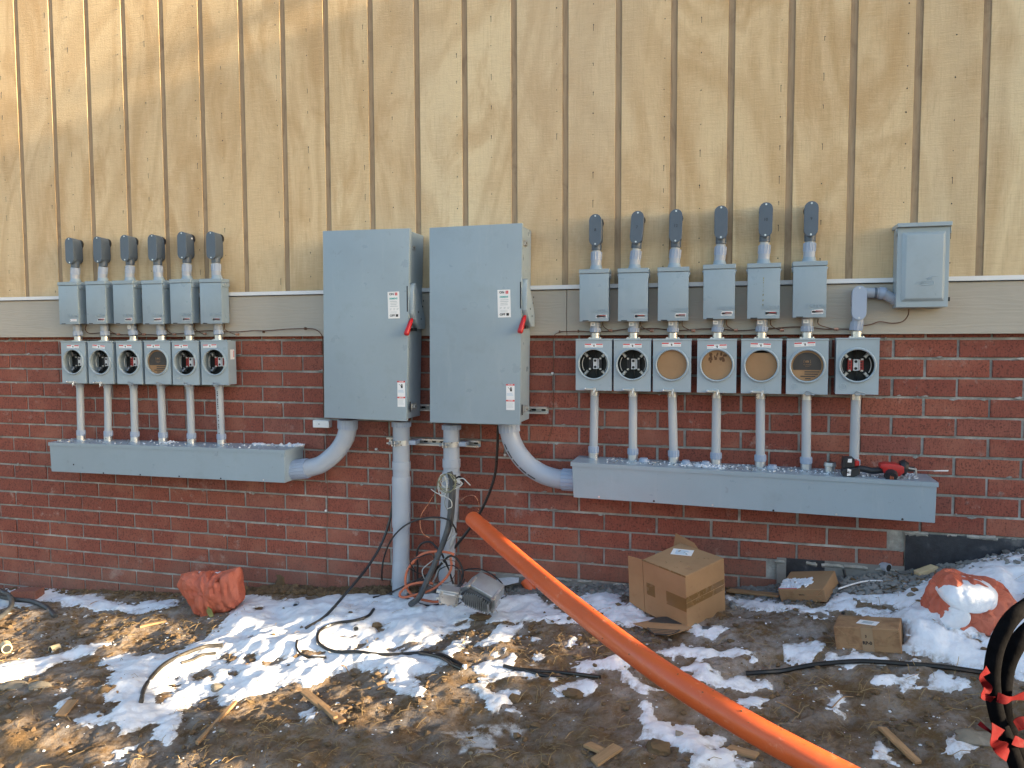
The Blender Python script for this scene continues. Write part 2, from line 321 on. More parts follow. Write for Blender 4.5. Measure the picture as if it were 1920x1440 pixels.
# ------------------------------------------------------------------ mesh helpers
class B:
    def __init__(s): s.v = []; s.f = []; s.m = []
    def add(s, vs, fs, mi=0):
        o = len(s.v); s.v += [tuple(p) for p in vs]; s.f += [tuple(i+o for i in f) for f in fs]; s.m += [mi]*len(fs); return s
    def hexa(s, p, mi=0):   # p: 8 points, bottom 4 (ccw from above) + top 4
        return s.add(p, [(3, 2, 1, 0), (4, 5, 6, 7), (0, 1, 5, 4), (1, 2, 6, 5), (2, 3, 7, 6), (3, 0, 4, 7)], mi)
    def box(s, x0, x1, y0, y1, z0, z1, mi=0):
        return s.hexa([(x0, y0, z0), (x1, y0, z0), (x1, y1, z0), (x0, y1, z0), (x0, y0, z1), (x1, y0, z1), (x1, y1, z1), (x0, y1, z1)], mi)
    def prism(s, poly, y0, y1, mi=0):    # poly in XZ counter-clockwise seen from -Y; front at y0
        n = len(poly); vs = [(x, y0, z) for x, z in poly]+[(x, y1, z) for x, z in poly]
        fs = [tuple(range(n)), tuple(range(2*n-1, n-1, -1))]+[(i, i+n, (i+1) % n+n, (i+1) % n) for i in range(n)]
        return s.add(vs, fs, mi)
    def tube(s, pts, r, n=10, mi=0, caps=True, rs=None):
        pts = [Vector(p) for p in pts]; N = len(pts); vs = []; up = Vector((0, 0, 1)); prev = None
        for i, p in enumerate(pts):
            t = (pts[min(i+1, N-1)]-pts[max(i-1, 0)]).normalized()
            if prev is None:
                a = t.cross(up if abs(t.z) < .9 else Vector((1, 0, 0))).normalized()
            else:
                a = (prev - t*prev.dot(t)).normalized()
            prev = a; b = t.cross(a); rr = rs[i] if rs else r
            for k in range(n):
                an = 2*math.pi*k/n; vs.append(p+rr*(math.cos(an)*a+math.sin(an)*b))
        fs = [(i*n+k, i*n+(k+1) % n, (i+1)*n+(k+1) % n, (i+1)*n+k) for i in range(N-1) for k in range(n)]
        if caps: fs += [tuple(range(n-1, -1, -1)), tuple((N-1)*n+k for k in range(n))]
        return s.add(vs, fs, mi)
    def cyl(s, p0, p1, r, n=16, mi=0): return s.tube([p0, p1], r, n, mi)
    def xf(s, M):
        s.v = [tuple(M @ Vector(p)) for p in s.v]; return s
    def join(s, o, M=None, dm=0):
        vs = [tuple(M @ Vector(p)) for p in o.v] if M else o.v
        k = len(s.v); s.v += vs; s.f += [tuple(i+k for i in f) for f in o.f]; s.m += [i+dm for i in o.m]; return s
def mesh_of(name, b, mats, smooth=False, bevel=0, seg=1, auto=True):
    me = bpy.data.meshes.new(name); me.from_pydata(b.v, [], b.f); me.update()
    for m in mats: me.materials.append(MAT[m])
    if any(b.m): me.polygons.foreach_set('material_index', b.m)
    bm = bmesh.new(); bm.from_mesh(me); bmesh.ops.recalc_face_normals(bm, faces=bm.faces)
    if bevel:
        eds = [e for e in bm.edges if len(e.link_faces) == 2 and e.calc_face_angle(0) > .5]
        bmesh.ops.bevel(bm, geom=eds, offset=bevel, segments=seg, affect='EDGES', profile=.6, clamp_overlap=True)
    if smooth:
        for f in bm.faces: f.smooth = True
        for e in bm.edges:
            if len(e.link_faces) == 2 and e.calc_face_angle(0) > .75: e.smooth = False
    bm.to_mesh(me); bm.free(); return me
def link(o, parent=None):
    S.collection.objects.link(o)
    if parent: o.parent = parent
    return o
def part(name, b, mats, parent=None, smooth=False, bevel=0, seg=1, loc=None, label=None, kind=None):
    if isinstance(mats, str): mats = [mats]
    me = b if isinstance(b, bpy.types.Mesh) else mesh_of(name, b, mats, smooth, bevel, seg)
    o = link(bpy.data.objects.new(name, me), parent)
    if loc is not None: o.location = loc
    if label: o['label'] = label
    if kind: o['kind'] = kind
    return o
def tag(o, label, cat, group=None):
    o['label'] = label; o['category'] = cat
    if group: o['group'] = group
    return o
def thing(name, label, cat, loc=(0, 0, 0), group=None):
    o = link(bpy.data.objects.new(name, None)); o.empty_display_size = .05; o.location = loc
    return tag(o, label, cat, group)
def copy_tree(o, loc=None, parent=None):
    c = o.copy(); S.collection.objects.link(c); c.parent = parent
    if loc is not None: c.location = loc
    for ch in list(o.children): copy_tree(ch, None, c)
    return c
_tx = {}
def text_mesh(s, h, mat, depth=0.0004, bold=False):
    k = (s, h, mat, bold)
    if k in _tx: return _tx[k]
    c = bpy.data.curves.new('text', 'FONT'); c.body = s; c.size = h*1.4; c.align_x = 'CENTER'; c.align_y = 'CENTER'; c.extrude = depth
    if bold: c.offset = h*.035
    c.resolution_u = 2
    o = bpy.data.objects.new('text', c); S.collection.objects.link(o)
    dg = bpy.context.evaluated_depsgraph_get(); dg.update()
    me = bpy.data.meshes.new_from_object(o.evaluated_get(dg)); bpy.data.objects.remove(o)
    me.transform(Matrix.Rotation(math.pi/2, 4, 'X')); me.materials.clear(); me.materials.append(MAT[mat]); _tx[k] = me; return me
def text(s, h, mat, parent, loc, depth=.0004, name='lettering', bold=False):
    return part(name, text_mesh(s, h, mat, depth, bold), [], parent, loc=loc)
def spline(pts, n=8):
    P = [Vector(p) for p in pts]; P = [P[0]*2-P[1]]+P+[P[-1]*2-P[-2]]; out = []
    for i in range(1, len(P)-2):
        a, b, c, d = P[i-1:i+3]
        for k in range(n):
            t = k/n; out.append(.5*((2*b)+(c-a)*t+(2*a-5*b+4*c-d)*t*t+(3*b-a-3*c+d)*t**3))
    out.append(P[-2]); return out
def wpt(p, r=0.):
    x, y, Y = p
    return Gs(x, y, r) if Y is None else at(x, y, Y)
def cable(pts, r, mat, name, label, cat='cable', group=None, n=8, seg=8, parent=None):
    b = B().tube(spline([wpt(p, r*.8) for p in pts], seg), r, n)
    o = part(name, b, mat, parent, smooth=True)
    if not parent: tag(o, label, cat, group)
    return o
def stadium(w, h, n=10):      # centred at origin, in XZ, ccw seen from -Y
    r = w/2; pts = []
    for k in range(n+1): a = math.pi*k/n; pts.append((r*math.cos(a), h/2-r+r*math.sin(a)))
    for k in range(n+1): a = math.pi+math.pi*k/n; pts.append((r*math.cos(a), -h/2+r+r*math.sin(a)))
    return pts

# ================================================================== THE BUILDING
ZT = 5.9
bld = thing('building', 'building with tan plywood siding above a red brick base and painted trim board', 'building', (0, 0, 0))
SY = -.03
p0, sp = .042, .3069                         # grooves as measured on the plane Y=0
gx = [CX+(p0+i*sp-CX)*((-SY*-1)-CY+0)/(-CY) for i in range(-8, 34)]
gx = [CX+(p0+i*sp-CX)*(SY-CY)/(-CY) for i in range(-8, 34)]
sid = part('siding', B().box(gx[0], gx[-1], -.0245, .12, 2.10, ZT), 'groove', bld)
gw = .036
for i in range(len(gx)-1):
    x0, x1 = gx[i]+gw/2, gx[i+1]-gw/2
    part('plank', B().box(x0, x1, SY, -.0243, 2.112, ZT), 'siding', sid, bevel=.0012)
# nail heads and knots in the planks: small dark pits
nb = B()
for i in range(-1, 23):
    xx = p0+i*sp
    col = (gx[i+8]+gx[i+9])/2 + rnd.uniform(-.02, .02) if i % 2 else gx[i+9]-.05
    z = 2.15+rnd.random()*.1
    while z < 4.6:
        r = rnd.uniform(.0025, .0045)
        nb.tube([(col+rnd.uniform(-.004, .004), SY-.0006, z), (col, SY+.002, z)], r, 6)
        if rnd.random() < .35: nb.box(col-.0012, col+.0012, SY-.0004, SY+.002, z-rnd.uniform(.01, .04), z)
        z += rnd.uniform(.10, .22)
part('nail', nb, 'ink_black', bld, kind='stuff')
# flashing and trim board
fl = part('flashing', B().box(gx[0], gx[-1], -.052, -.02, 2.088, 2.092).box(gx[0], gx[-1], -.052, -.0495, 2.088, 2.115), 'white_paint', bld)
cuts = [gx[0], 1.3, 4.05-.0, 7.6, gx[-1]]
for a, b_ in zip(cuts[:-1], cuts[1:]):
    part('trim_board', B().box(a+.0015, b_-.0015, -.042, .02, 1.824, 2.087), 'trim', bld, bevel=.002)
# brick wall
MOD, CRS = .3048, .10237
bw = part('brick_wall', B().box(-3.0, gx[-1], .009, .13, -.9, 1.823), 'mortar', bld)
def brick_mesh(L, k):
    r = random.Random(k); h = CRS-.0135
    b = B(); j = lambda: r.uniform(-.0012, .0012); c = .003
    f = [(-L/2+c+j(), 0, -h/2+c+j()), (L/2-c+j(), 0, -h/2+c+j()), (L/2-c+j(), 0, h/2-c+j()), (-L/2+c+j(), 0, h/2-c+j())]
    g = [(-L/2+j(), c, -h/2+j()), (L/2+j(), c, -h/2+j()), (L/2+j(), c, h/2+j()), (-L/2+j(), c, h/2+j())]
    e = [(x, .03, z) for x, _, z in g]
    b.add(f+g+e, [(0, 1, 2, 3)]+[(i, i+4, (i+1) % 4+4, (i+1) % 4) for i in range(4)]+[(i+4, i+8, (i+1) % 4+8, (i+1) % 4+4) for i in range(4)])
    return mesh_of('brick', b, ['brick'])
full = [brick_mesh(MOD-.0135, k) for k in range(6)]
def cut(k, L): return brick_mesh(L, k)
cands = []
for r in range(-1, 20):
    zc = 1.80-(r+.5)*CRS
    for n in range(-8, 27):
        xc = (n+.5+(0 if r % 2 == 0 else .5))*MOD
        L = MOD-.0135
        right = xc+L/2
        if r >= 10 and right > 5.87:
            if r >= 12 or xc-L/2 > 5.78: continue
            L = 5.87-(xc-L/2)-.0; xc = 5.87-L/2
        if r >= 12 and xc > 5.22: continue
        if r >= 14 and xc > 3.75: continue
        if zc < -.45 or xc < -1.9: continue
        cands.append((xc, zc, L, r))
def apparent(c):
    x, y = pix(Vector((c[0], 0, c[1]))); d = (Vector((c[0], 0, c[1]))-Vector((CX, CY, CZ))).dot(FV)
    vis = -60 < x < 1980 and 600 < y < 1150 and c[1] > float(base_z(c[0], 0))-.03
    return (1 if vis else 0, c[2]/d)
cands.sort(key=apparent, reverse=True)
rest = B()
for k, (xc, zc, L, r) in enumerate(cands):
    me = full[rnd.randrange(6)] if abs(L-(MOD-.0135)) < .001 else cut(k, L)
    loc = (xc+rnd.uniform(-.0015, .0015), rnd.uniform(-.0015, .0015), zc+rnd.uniform(-.0012, .0012))
    if k < 300:
        o = part('brick', me, [], bw, loc=loc); o.rotation_euler = (rnd.uniform(-.004, .004), rnd.uniform(-.003, .003), rnd.uniform(-.003, .003))
    else:
        vs = [(v.co.x+loc[0], v.co.y+loc[1], v.co.z+loc[2]) for v in me.vertices]; rest.add(vs, [tuple(p.vertices) for p in me.polygons])
part('bricks_beyond', rest, 'brick', bw, kind='stuff')
ms = B()
for k in range(260):
    x, r_, q = rnd.uniform(-.3, 6.4), rnd.randrange(0, 14), rnd.uniform(.004, .011); z = 1.80-r_*CRS+rnd.uniform(-.009, .009); L = rnd.uniform(.008, .05)
    ms.add([(x, -.0025, z), (x+L*.5, -.0035, z-q*.6), (x+L, -.0025, z+.001), (x+L*.6, -.003, z+q*.6), (x, .004, z), (x+L*.5, .004, z-q), (x+L, .004, z), (x+L*.6, .004, z+q)], [(0, 1, 2, 3), (0, 4, 5, 1), (1, 5, 6, 2), (2, 6, 7, 3), (3, 7, 4, 0)])
part('mortar_droppings', ms, 'mortar', bw, kind='stuff')
# foundation: parged concrete, tarred at the right
fb = B(); fx = np.linspace(3.6, 8.0, 90); fz = np.linspace(-.5, .82, 30)
vs = [(x, -.004-.012*abs(float(fbm(np.array(x*6), np.array(z*6), 3, 3))), z) for z in fz for x in fx]
fb.add(vs, [(j*90+i, j*90+i+1, (j+1)*90+i+1, (j+1)*90+i) for j in range(29) for i in range(89)
            if not (fx[i] < 5.87 and fz[j] > .555) and not (fx[i] < 5.22 and fz[j] > .355) and fz[j] < .77])
mi = []
for f in fb.f:
    x, _, z = fb.v[f[0]]
    t = (x > 5.86+.02*float(fbm(np.array(x*20.), np.array(z*20.), 1, 2))) or (5.24 < x < 5.45 and z > .40)
    n_ = float(fbm(np.array(x*4.), np.array(z*4.), 5, 3)); mi.append(1 if t and n_ > -.95 else 0)
fb.m = mi
part('foundation', fb, ['concrete', 'tar'], bld, smooth=True)
fd = B()
for k in range(60):
    x = rnd.uniform(3.7, 6.4); z = float(np.interp(x, [3.7, 5.2, 5.21, 5.87, 5.88, 6.4], [.365, .365, .57, .57, .775, .775]))
    r_ = rnd.uniform(.006, .02); fd.tube([(x-r_*1.5, -.003, z+rnd.uniform(-.012, .004)), (x, -.009, z), (x+r_*1.5, -.003, z+rnd.uniform(-.012, .004))], r_*.6, 5)
part('mortar_smear', fd, 'mortar', bld, smooth=True, kind='stuff')
# roof edge and the rest of the building mass (out of frame)
part('roof', B().box(gx[0]-.1, gx[-1]+.1, -.12, 6.0, ZT, ZT+.25), 'roofing', bld)
part('rear_wall', B().box(gx[0], gx[-1], .14, 5.9, -.9, ZT-.01), 'trim', bld)
# stepped block added well right of the frame, shaped to shade yard and wall
XB = 11.0
shade_wing = part('added_shade_wing', B()
            .box(XB, XB+5, -1.03, .0, -.5, 5.7, 0)
            .box(XB+.002, XB+5, -9.0, -1.032, -.5, 1.82, 0), 'siding', bld)
part('added_shade_wing_roof', B().box(XB-.0, XB+5.1, -9.1, -1.034, 1.822, 1.85), 'roofing', bld)

# tree and shrub added beside it, out of frame, to break up the sunlight
def foliage(name, label, cat, n, fpos, s0, s1, trunk, crown_name='crown'):
    t = thing(name, label, cat, (trunk[0], trunk[1], 0)); b = B(); rr = random.Random(3)
    for k in range(n):
        x, y, z = fpos(rr); s_ = rr.uniform(s0, s1); u = Vector((rr.gauss(0, 1), rr.gauss(0, 1), rr.gauss(0, 1))).normalized(); w = u.orthogonal().normalized(); v = u.cross(w); c = Vector((x-trunk[0], y-trunk[1], z))
        b.add([c-w*s_, c-v*s_*.5, c+w*s_, c+v*s_*.5], [(0, 1, 2, 3)])
    o = part(crown_name, b, 'foliage', t, kind='stuff'); part('trunk', B().tube([(0, 0, -.3), (0, 0, trunk[2]*.5), (0, 0, trunk[2])], .1, 10, rs=[trunk[3], trunk[3]*.8, trunk[3]*.3]), 'scrap_wood', t, smooth=True)
foliage('added_shade_tree', 'dark evergreen tree added to dapple the sunlight, outside the picture', 'tree', 330, lambda r: (r.uniform(11.2, 13.0), r.uniform(-1.7, .7), 5.2+min(2.0, r.expovariate(2.0))), .06, .17, (12.1, -2.2, 7.2, .18))
foliage('added_shade_shrub', 'low evergreen shrub added to break up the low sunlight, outside the picture', 'shrub', 520, lambda r: (r.uniform(10.5, 10.95), r.uniform(-4.6, -1.0), 1.30+min(.8, r.expovariate(6.0))), .04, .10, (10.7, -2.6, 1.5, .05))
# ================================================================== GROUND
def axis(lo, hi, step, far):
    a = list(np.arange(lo, hi+step/2, step)); s_, x = step, lo; L = []
    while x > -far: s_ *= 1.35; x -= s_; L.append(x)
    return L[::-1]+a
xs = axis(-1.0, 7.0, .0095, 60.); x = xs[-1]; s_ = .0095
while x < 60: s_ *= 1.35; x += s_; xs.append(x)
ys = axis(-2.3, .06, .0095, 60.)
xs = np.array(xs); ys = np.array(ys); XX, YY = np.meshgrid(xs, ys)
def clods(X, Y):
    c = fbm(X*16, Y*16, 4, 3); f = fbm(X*45, Y*45, 1, 2)
    wet = np.clip(fbm(X*.9+3, Y*.9, 6, 2)*1.2+.6, .25, 1)
    return (.009*np.abs(c)+.004*f)*wet
dens = (XX > -1.1) & (XX < 7.1) & (YY > -2.4)
ZZ = ground_z(XX, YY)+np.where(dens, clods(XX, YY), 0)

SNOW_POLYS = []
def poly(z0, k, pts): SNOW_POLYS.append([(z0[0]+k*a, z0[1]+k*b) for a, b in pts])
A = (0, 1040); a3 = 1/3
poly(A, a3, [(-60, 190), (120, 170), (230, 175), (330, 190), (420, 235), (520, 235), (640, 270), (760, 290), (850, 262), (980, 258), (985, 290), (870, 315), (680, 325), (480, 300), (350, 290), (240, 262), (180, 290), (60, 290), (-60, 330)])
poly(A, a3, [(1370, 215), (1500, 250), (1620, 262), (1760, 250), (1960, 225), (2500, 230), (2700, 250), (2720, 330), (2630, 365), (2480, 410), (2400, 480), (2370, 555), (2500, 620), (2400, 680), (2320, 690), (2330, 740), (2400, 770), (2360, 805), (2240, 780), (2180, 700), (2100, 640), (1990, 630), (1900, 660), (1820, 720), (1740, 760), (1620, 720), (1500, 780), (1380, 820), (1250, 850), (1200, 790), (1100, 850), (1020, 870), (1020, 930), (870, 960), (780, 960), (700, 1010), (620, 960), (560, 930), (640, 870), (640, 830), (590, 800), (620, 740), (640, 660), (560, 600), (700, 565), (1000, 550), (1200, 450), (1290, 350)])
poly(A, a3, [(860, 1000), (1020, 900), (1000, 1030), (940, 1100), (870, 1060)])
poly(A, a3, [(590, 1190), (640, 1110), (780, 1080), (700, 1130)])
poly(A, a3, [(300, 880), (380, 810), (410, 830), (350, 900)])
poly(A, a3, [(-60, 640), (60, 600), (200, 590), (350, 560), (520, 510), (620, 500), (520, 560), (380, 600), (220, 670), (100, 700), (-60, 730)])
poly(A, a3, [(440, 930), (560, 900), (560, 960), (470, 960)])
C = (540, 1040)
poly(C, a3, [(740, 555), (770, 470), (820, 420), (900, 400), (1010, 398), (1030, 330), (900, 300), (900, 270), (1160, 225), (1400, 225), (1500, 300), (1750, 440), (1620, 400), (1420, 385), (1300, 387), (1140, 388), (1130, 385), (1120, 330), (1030, 320), (1020, 400), (900, 440), (820, 520)])
poly(C, a3, [(1050, 500), (1190, 400), (1320, 390), (1300, 440), (1180, 500), (1090, 530)])
poly(C, a3, [(870, 560), (940, 500), (1000, 490), (990, 540), (930, 565)])
poly(C, a3, [(1060, 630), (1270, 570), (1270, 640), (1210, 650), (1420, 670), (1400, 695), (1240, 690), (1060, 680)])
poly(C, a3, [(990, 750), (1160, 690), (1080, 760), (1290, 780), (1250, 850), (1200, 890), (1130, 850), (1080, 780)])
poly(C, a3, [(1470, 825), (1530, 740), (1690, 700), (1740, 740), (1660, 790), (1540, 800)])
poly(C, a3, [(1600, 650), (1700, 600), (1870, 575), (1950, 600), (1900, 700), (1780, 660), (1690, 675)])
poly(C, a3, [(1310, 465), (1430, 480), (1400, 497)])
poly(C, a3, [(1355, 580), (1400, 552), (1440, 580), (1400, 590)])
poly(C, a3, [(1540, 530), (1620, 460), (1640, 470), (1580, 530)])
poly(C, a3, [(60, 900), (150, 870), (140, 930), (110, 940)])
D_ = (1100, 1000); k4 = .427
poly(D_, k4, [(-40, 265), (130, 262), (150, 320), (240, 340), (330, 410), (430, 430), (210, 400), (170, 430), (100, 390), (60, 350), (-40, 290)])
poly(D_, k4, [(620, 285), (840, 300), (900, 320), (1060, 330), (1060, 360), (960, 350), (760, 345), (650, 310)])
poly(D_, k4, [(1060, 350), (1080, 260), (1250, 280), (1390, 270), (1470, 222), (1600, 172), (1640, 150), (1920, 75), (2300, 20), (2300, 760), (1920, 640), (1800, 615), (1600, 590), (1540, 570), (1400, 520), (1390, 480), (1400, 430), (1300, 370), (1200, 350)])
poly(D_, k4, [(310, 530), (430, 500), (730, 520), (700, 560), (560, 540), (500, 565), (340, 540)])
poly(D_, k4, [(410, 600), (470, 555), (620, 640), (790, 650), (800, 680), (640, 692), (560, 672), (480, 642)])
poly(D_, k4, [(640, 740), (730, 716), (810, 735), (740, 765), (700, 782)])
poly(D_, k4, [(220, 820), (260, 740), (320, 830), (480, 860), (520, 900), (600, 900), (560, 950), (680, 940), (650, 1000), (700, 1040), (480, 1040), (440, 980), (400, 950), (340, 910), (250, 890)])
poly(D_, k4, [(-30, 570), (130, 560), (200, 640), (330, 690), (260, 705), (180, 662), (100, 612)])
poly(D_, k4, [(860, 500), (1030, 485), (960, 590), (880, 570)])
poly(D_, k4, [(1250, 650), (1440, 608), (1440, 640), (1380, 685), (1280, 670)])
poly(D_, k4, [(1425, 682), (1560, 616), (1675, 667), (1560, 692)])
poly(D_, k4, [(1060, 540), (1330, 550), (1300, 590), (1120, 595)])
poly(D_, k4, [(1030, 748), (1110, 718), (1080, 762)])
poly(D_, k4, [(1560, 985), (1640, 885), (1735, 905), (1650, 1010)])
poly(D_, k4, [(1280, 930), (1340, 970), (1380, 1030), (1260, 1010)])
poly(D_, k4, [(420, 360), (500, 395), (620, 420), (560, 470), (470, 450), (430, 430)])
HOLES = []
def hole(z0, k, pts): HOLES.append([(z0[0]+k*a, z0[1]+k*b) for a, b in pts])
hole(A, a3, [(1225, 590), (1260, 562), (1330, 575), (1335, 605), (1280, 620)])
hole(A, a3, [(1360, 590), (1400, 560), (1450, 565), (1450, 600), (1400, 612)])
hole(A, a3, [(1490, 620), (1540, 588), (1610, 595), (1590, 632), (1520, 640)])
hole(A, a3, [(1060, 690), (1130, 650), (1240, 650), (1200, 700), (1110, 725)])
hole(A, a3, [(1255, 685), (1300, 655), (1350, 665), (1330, 695)])
hole(A, a3, [(860, 830), (900, 780), (960, 770), (1000, 700), (1010, 740), (960, 800), (900, 845)])
hole(A, a3, [(1680, 580), (1690, 530), (1850, 560), (1830, 590)])
hole(A, a3, [(1420, 295), (1480, 295), (1470, 318), (1430, 318)])
hole(C, a3, [(270, 460), (330, 440), (410, 450), (400, 470)])
hole(C, a3, [(470, 420), (490, 390), (545, 400), (530, 435), (490, 440)])
hole(C, a3, [(330, 530), (400, 500), (460, 500), (380, 540)])
hole(C, a3, [(540, 530), (640, 500), (760, 490), (700, 530), (600, 545)])
hole(C, a3, [(330, 330), (380, 312), (380, 335), (340, 345)])
hole(C, a3, [(60, 560), (130, 545), (230, 565), (200, 585), (100, 590)])
hole(D_, k4, [(1530, 470), (1700, 470), (1790, 440), (1720, 490), (1600, 490)])
hole(D_, k4, [(1180, 300), (1330, 320), (1370, 360), (1200, 340)])

def to_world(polys): return [np.array([(p.x, p.y) for p in (G(*q) for q in pl)]) for pl in polys]
def sdist(P, X, Y):                     # signed distance, positive inside
    n = len(P); d = np.full(X.shape, 1e9); ins = np.zeros(X.shape, bool)
    for i in range(n):
        ax, ay = P[i]; bx, by = P[(i+1) % n]; ex, ey = bx-ax, by-ay; L = ex*ex+ey*ey+1e-12
        t = np.clip(((X-ax)*ex+(Y-ay)*ey)/L, 0, 1); dd = (X-ax-t*ex)**2+(Y-ay-t*ey)**2; d = np.minimum(d, dd)
        c = (ay > Y) != (by > Y); xi = ax+(Y-ay)/(ey if abs(ey) > 1e-12 else 1e-12)*ex; ins ^= (c & (X < xi))
    return np.sqrt(d)*np.where(ins, 1, -1)
ix = np.where((xs > -1.0) & (xs < 7.0))[0]; iy = np.where(ys > -2.3)[0]
sx0, sx1, sy0, sy1 = ix[0], ix[-1]+1, iy[0], iy[-1]+1
SX, SYY = XX[sy0:sy1, sx0:sx1], YY[sy0:sy1, sx0:sx1]
wx = SX+.026*fbm(SX*9, SYY*9, 5, 4); wy = SYY+.026*fbm(SX*9+40, SYY*9, 3, 4)
def field(polys):
    D = np.full(SX.shape, -.3)
    for P in to_world(polys):
        lo, hi = P.min(0)-.15, P.max(0)+.15
        jx = np.where((SX[0] > lo[0]) & (SX[0] < hi[0]))[0]; jy = np.where((SYY[:, 0] > lo[1]) & (SYY[:, 0] < hi[1]))[0]
        if len(jx) == 0 or len(jy) == 0: continue
        sl_ = (slice(jy[0], jy[-1]+1), slice(jx[0], jx[-1]+1))
        D[sl_] = np.maximum(D[sl_], sdist(P, wx[sl_], wy[sl_]))
    return D
SD = field(SNOW_POLYS); HD = field(HOLES); SD = np.minimum(SD, -HD)
rough = fbm(SX*14, SYY*14, 2, 4)
SD = SD + .008 + .018*rough + .006*fbm(SX*60, SYY*60, 0, 2)
melt = fbm(SX*4.5+9, SYY*4.5, 4, 4)+.5*fbm(SX*18, SYY*18, 1, 3)
SD = np.where(SX < 5.5, np.minimum(SD, (1.2-melt)*.13), SD)
extra = fbm(SX*7+5, SYY*7, 1, 4)-.42-.9*np.clip(-SD-.05, 0, 1)*2.0
SD = np.maximum(SD, extra*.02-.006)          # stray flecks near the patches
th = np.where(SD > 0, .002+.020*(1-np.exp(-np.maximum(SD, 0)/.07)), -.02)
th = th + np.where(SD > 0, .010*fbm(SX*6, SYY*6, 6, 3)*np.clip(SD/.1, 0, 1), 0)
_q = G(1742, 1205)
th = th + np.where(SD > 0, .075*np.exp(-((SX-_q.x)**2/.020+(SYY-_q.y-.05)**2/.016)), 0)
bank = np.clip((SX-5.3)/1.2, 0, 1)*np.clip(SD/.25, 0, 1)*.05
th = th+bank
NX = len(xs); NY = len(ys)
def grid_mesh(name, X, Y, Z, mask=None, mat='soil', attr=None):
    h, w = X.shape; co = np.stack([X, Y, Z], -1).reshape(-1, 3)
    i = np.arange(h*w).reshape(h, w); q = np.stack([i[:-1, :-1], i[:-1, 1:], i[1:, 1:], i[1:, :-1]], -1).reshape(-1, 4)
    if mask is not None:
        q = q[mask.reshape(-1)]; used = np.unique(q); re = np.zeros(h*w, int); re[used] = np.arange(len(used)); q = re[q]; co = co[used]
    else: used = None
    me = bpy.data.meshes.new(name); me.vertices.add(len(co)); me.vertices.foreach_set('co', co.ravel().astype('f'))
    me.loops.add(q.size); me.loops.foreach_set('vertex_index', q.ravel().astype('i'))
    me.polygons.add(len(q)); me.polygons.foreach_set('loop_start', (np.arange(len(q))*4).astype('i'))
    me.polygons.foreach_set('use_smooth', np.ones(len(q), bool)); me.update(calc_edges=True)
    if attr is not None:
        an, av = attr; av = av.reshape(-1)
        if used is not None: av = av[used]
        a_ = me.attributes.new(an, 'FLOAT', 'POINT'); a_.data.foreach_set('value', av.astype('f'))
    me.materials.append(MAT[mat]); o = bpy.data.objects.new(name, me); S.collection.objects.link(o); return o
FR = np.zeros(XX.shape); fr = np.clip(1+SD/.045, 0, 1)*.4
frp = field([[(C[0]+a3*a, C[1]+a3*b) for a, b in pl] for pl in (
    [(870, 1000), (1000, 1010), (1090, 965), (1180, 960), (1185, 1040), (1160, 1090), (1060, 1080), (940, 1115), (960, 1060)],
    [(1200, 960), (1280, 955), (1350, 970), (1320, 1000), (1250, 1020)], [(1060, 1150), (1100, 1100), (1160, 1110), (1090, 1160)])])
fr = np.maximum(fr, np.clip(frp/.02+.5, 0, 1)*1.6)
lft = field([[(0, 1130), (420, 1130), (420, 1200), (300, 1250), (0, 1330)]]); fr = np.maximum(fr, np.clip(lft/.1, 0, 1)*.35)
rt = field([[(1340, 1110), (1560, 1120), (1570, 1260), (1340, 1300), (1250, 1210)]]); fr = np.maximum(fr, np.clip(rt/.1, 0, 1)*.45)
FR[sy0:sy1, sx0:sx1] = fr
g = grid_mesh('ground', XX, YY, ZZ, None, 'soil', ('frost', FR)); g['kind'] = 'structure'
GZs = ZZ[sy0:sy1, sx0:sx1]
SZ = np.where(SD > 0, ground_z(SX, SYY)+.55*clods(SX, SYY)+th, GZs-.02)
SZ = np.where((SD > 0), np.maximum(SZ, GZs+.002), SZ)
mk = (SD[:-1, :-1] > 0) | (SD[1:, :-1] > 0) | (SD[:-1, 1:] > 0) | (SD[1:, 1:] > 0)
sn = grid_mesh('snow', SX, SYY, SZ, mk, 'snow', ('thin', np.clip(1-SD/.040, 0, 1)*1.0+.12)); sn['kind'] = 'stuff'
def surf(x, y):                          # top of snow or soil at a place
    i = int(np.clip(np.searchsorted(SX[0], x), 0, SX.shape[1]-1)); j = int(np.clip(np.searchsorted(SYY[:, 0], y), 0, SX.shape[0]-1))
    return max(float(SZ[j, i]), float(GZs[j, i]))
def snowy(x, y):
    i = int(np.clip(np.searchsorted(SX[0], x), 0, SX.shape[1]-1)); j = int(np.clip(np.searchsorted(SYY[:, 0], y), 0, SX.shape[0]-1)); return SD[j, i] > 0
def Gs(x, y, lift=0.):
    p = G(x, y); p.z = surf(p.x, p.y)+lift; return p

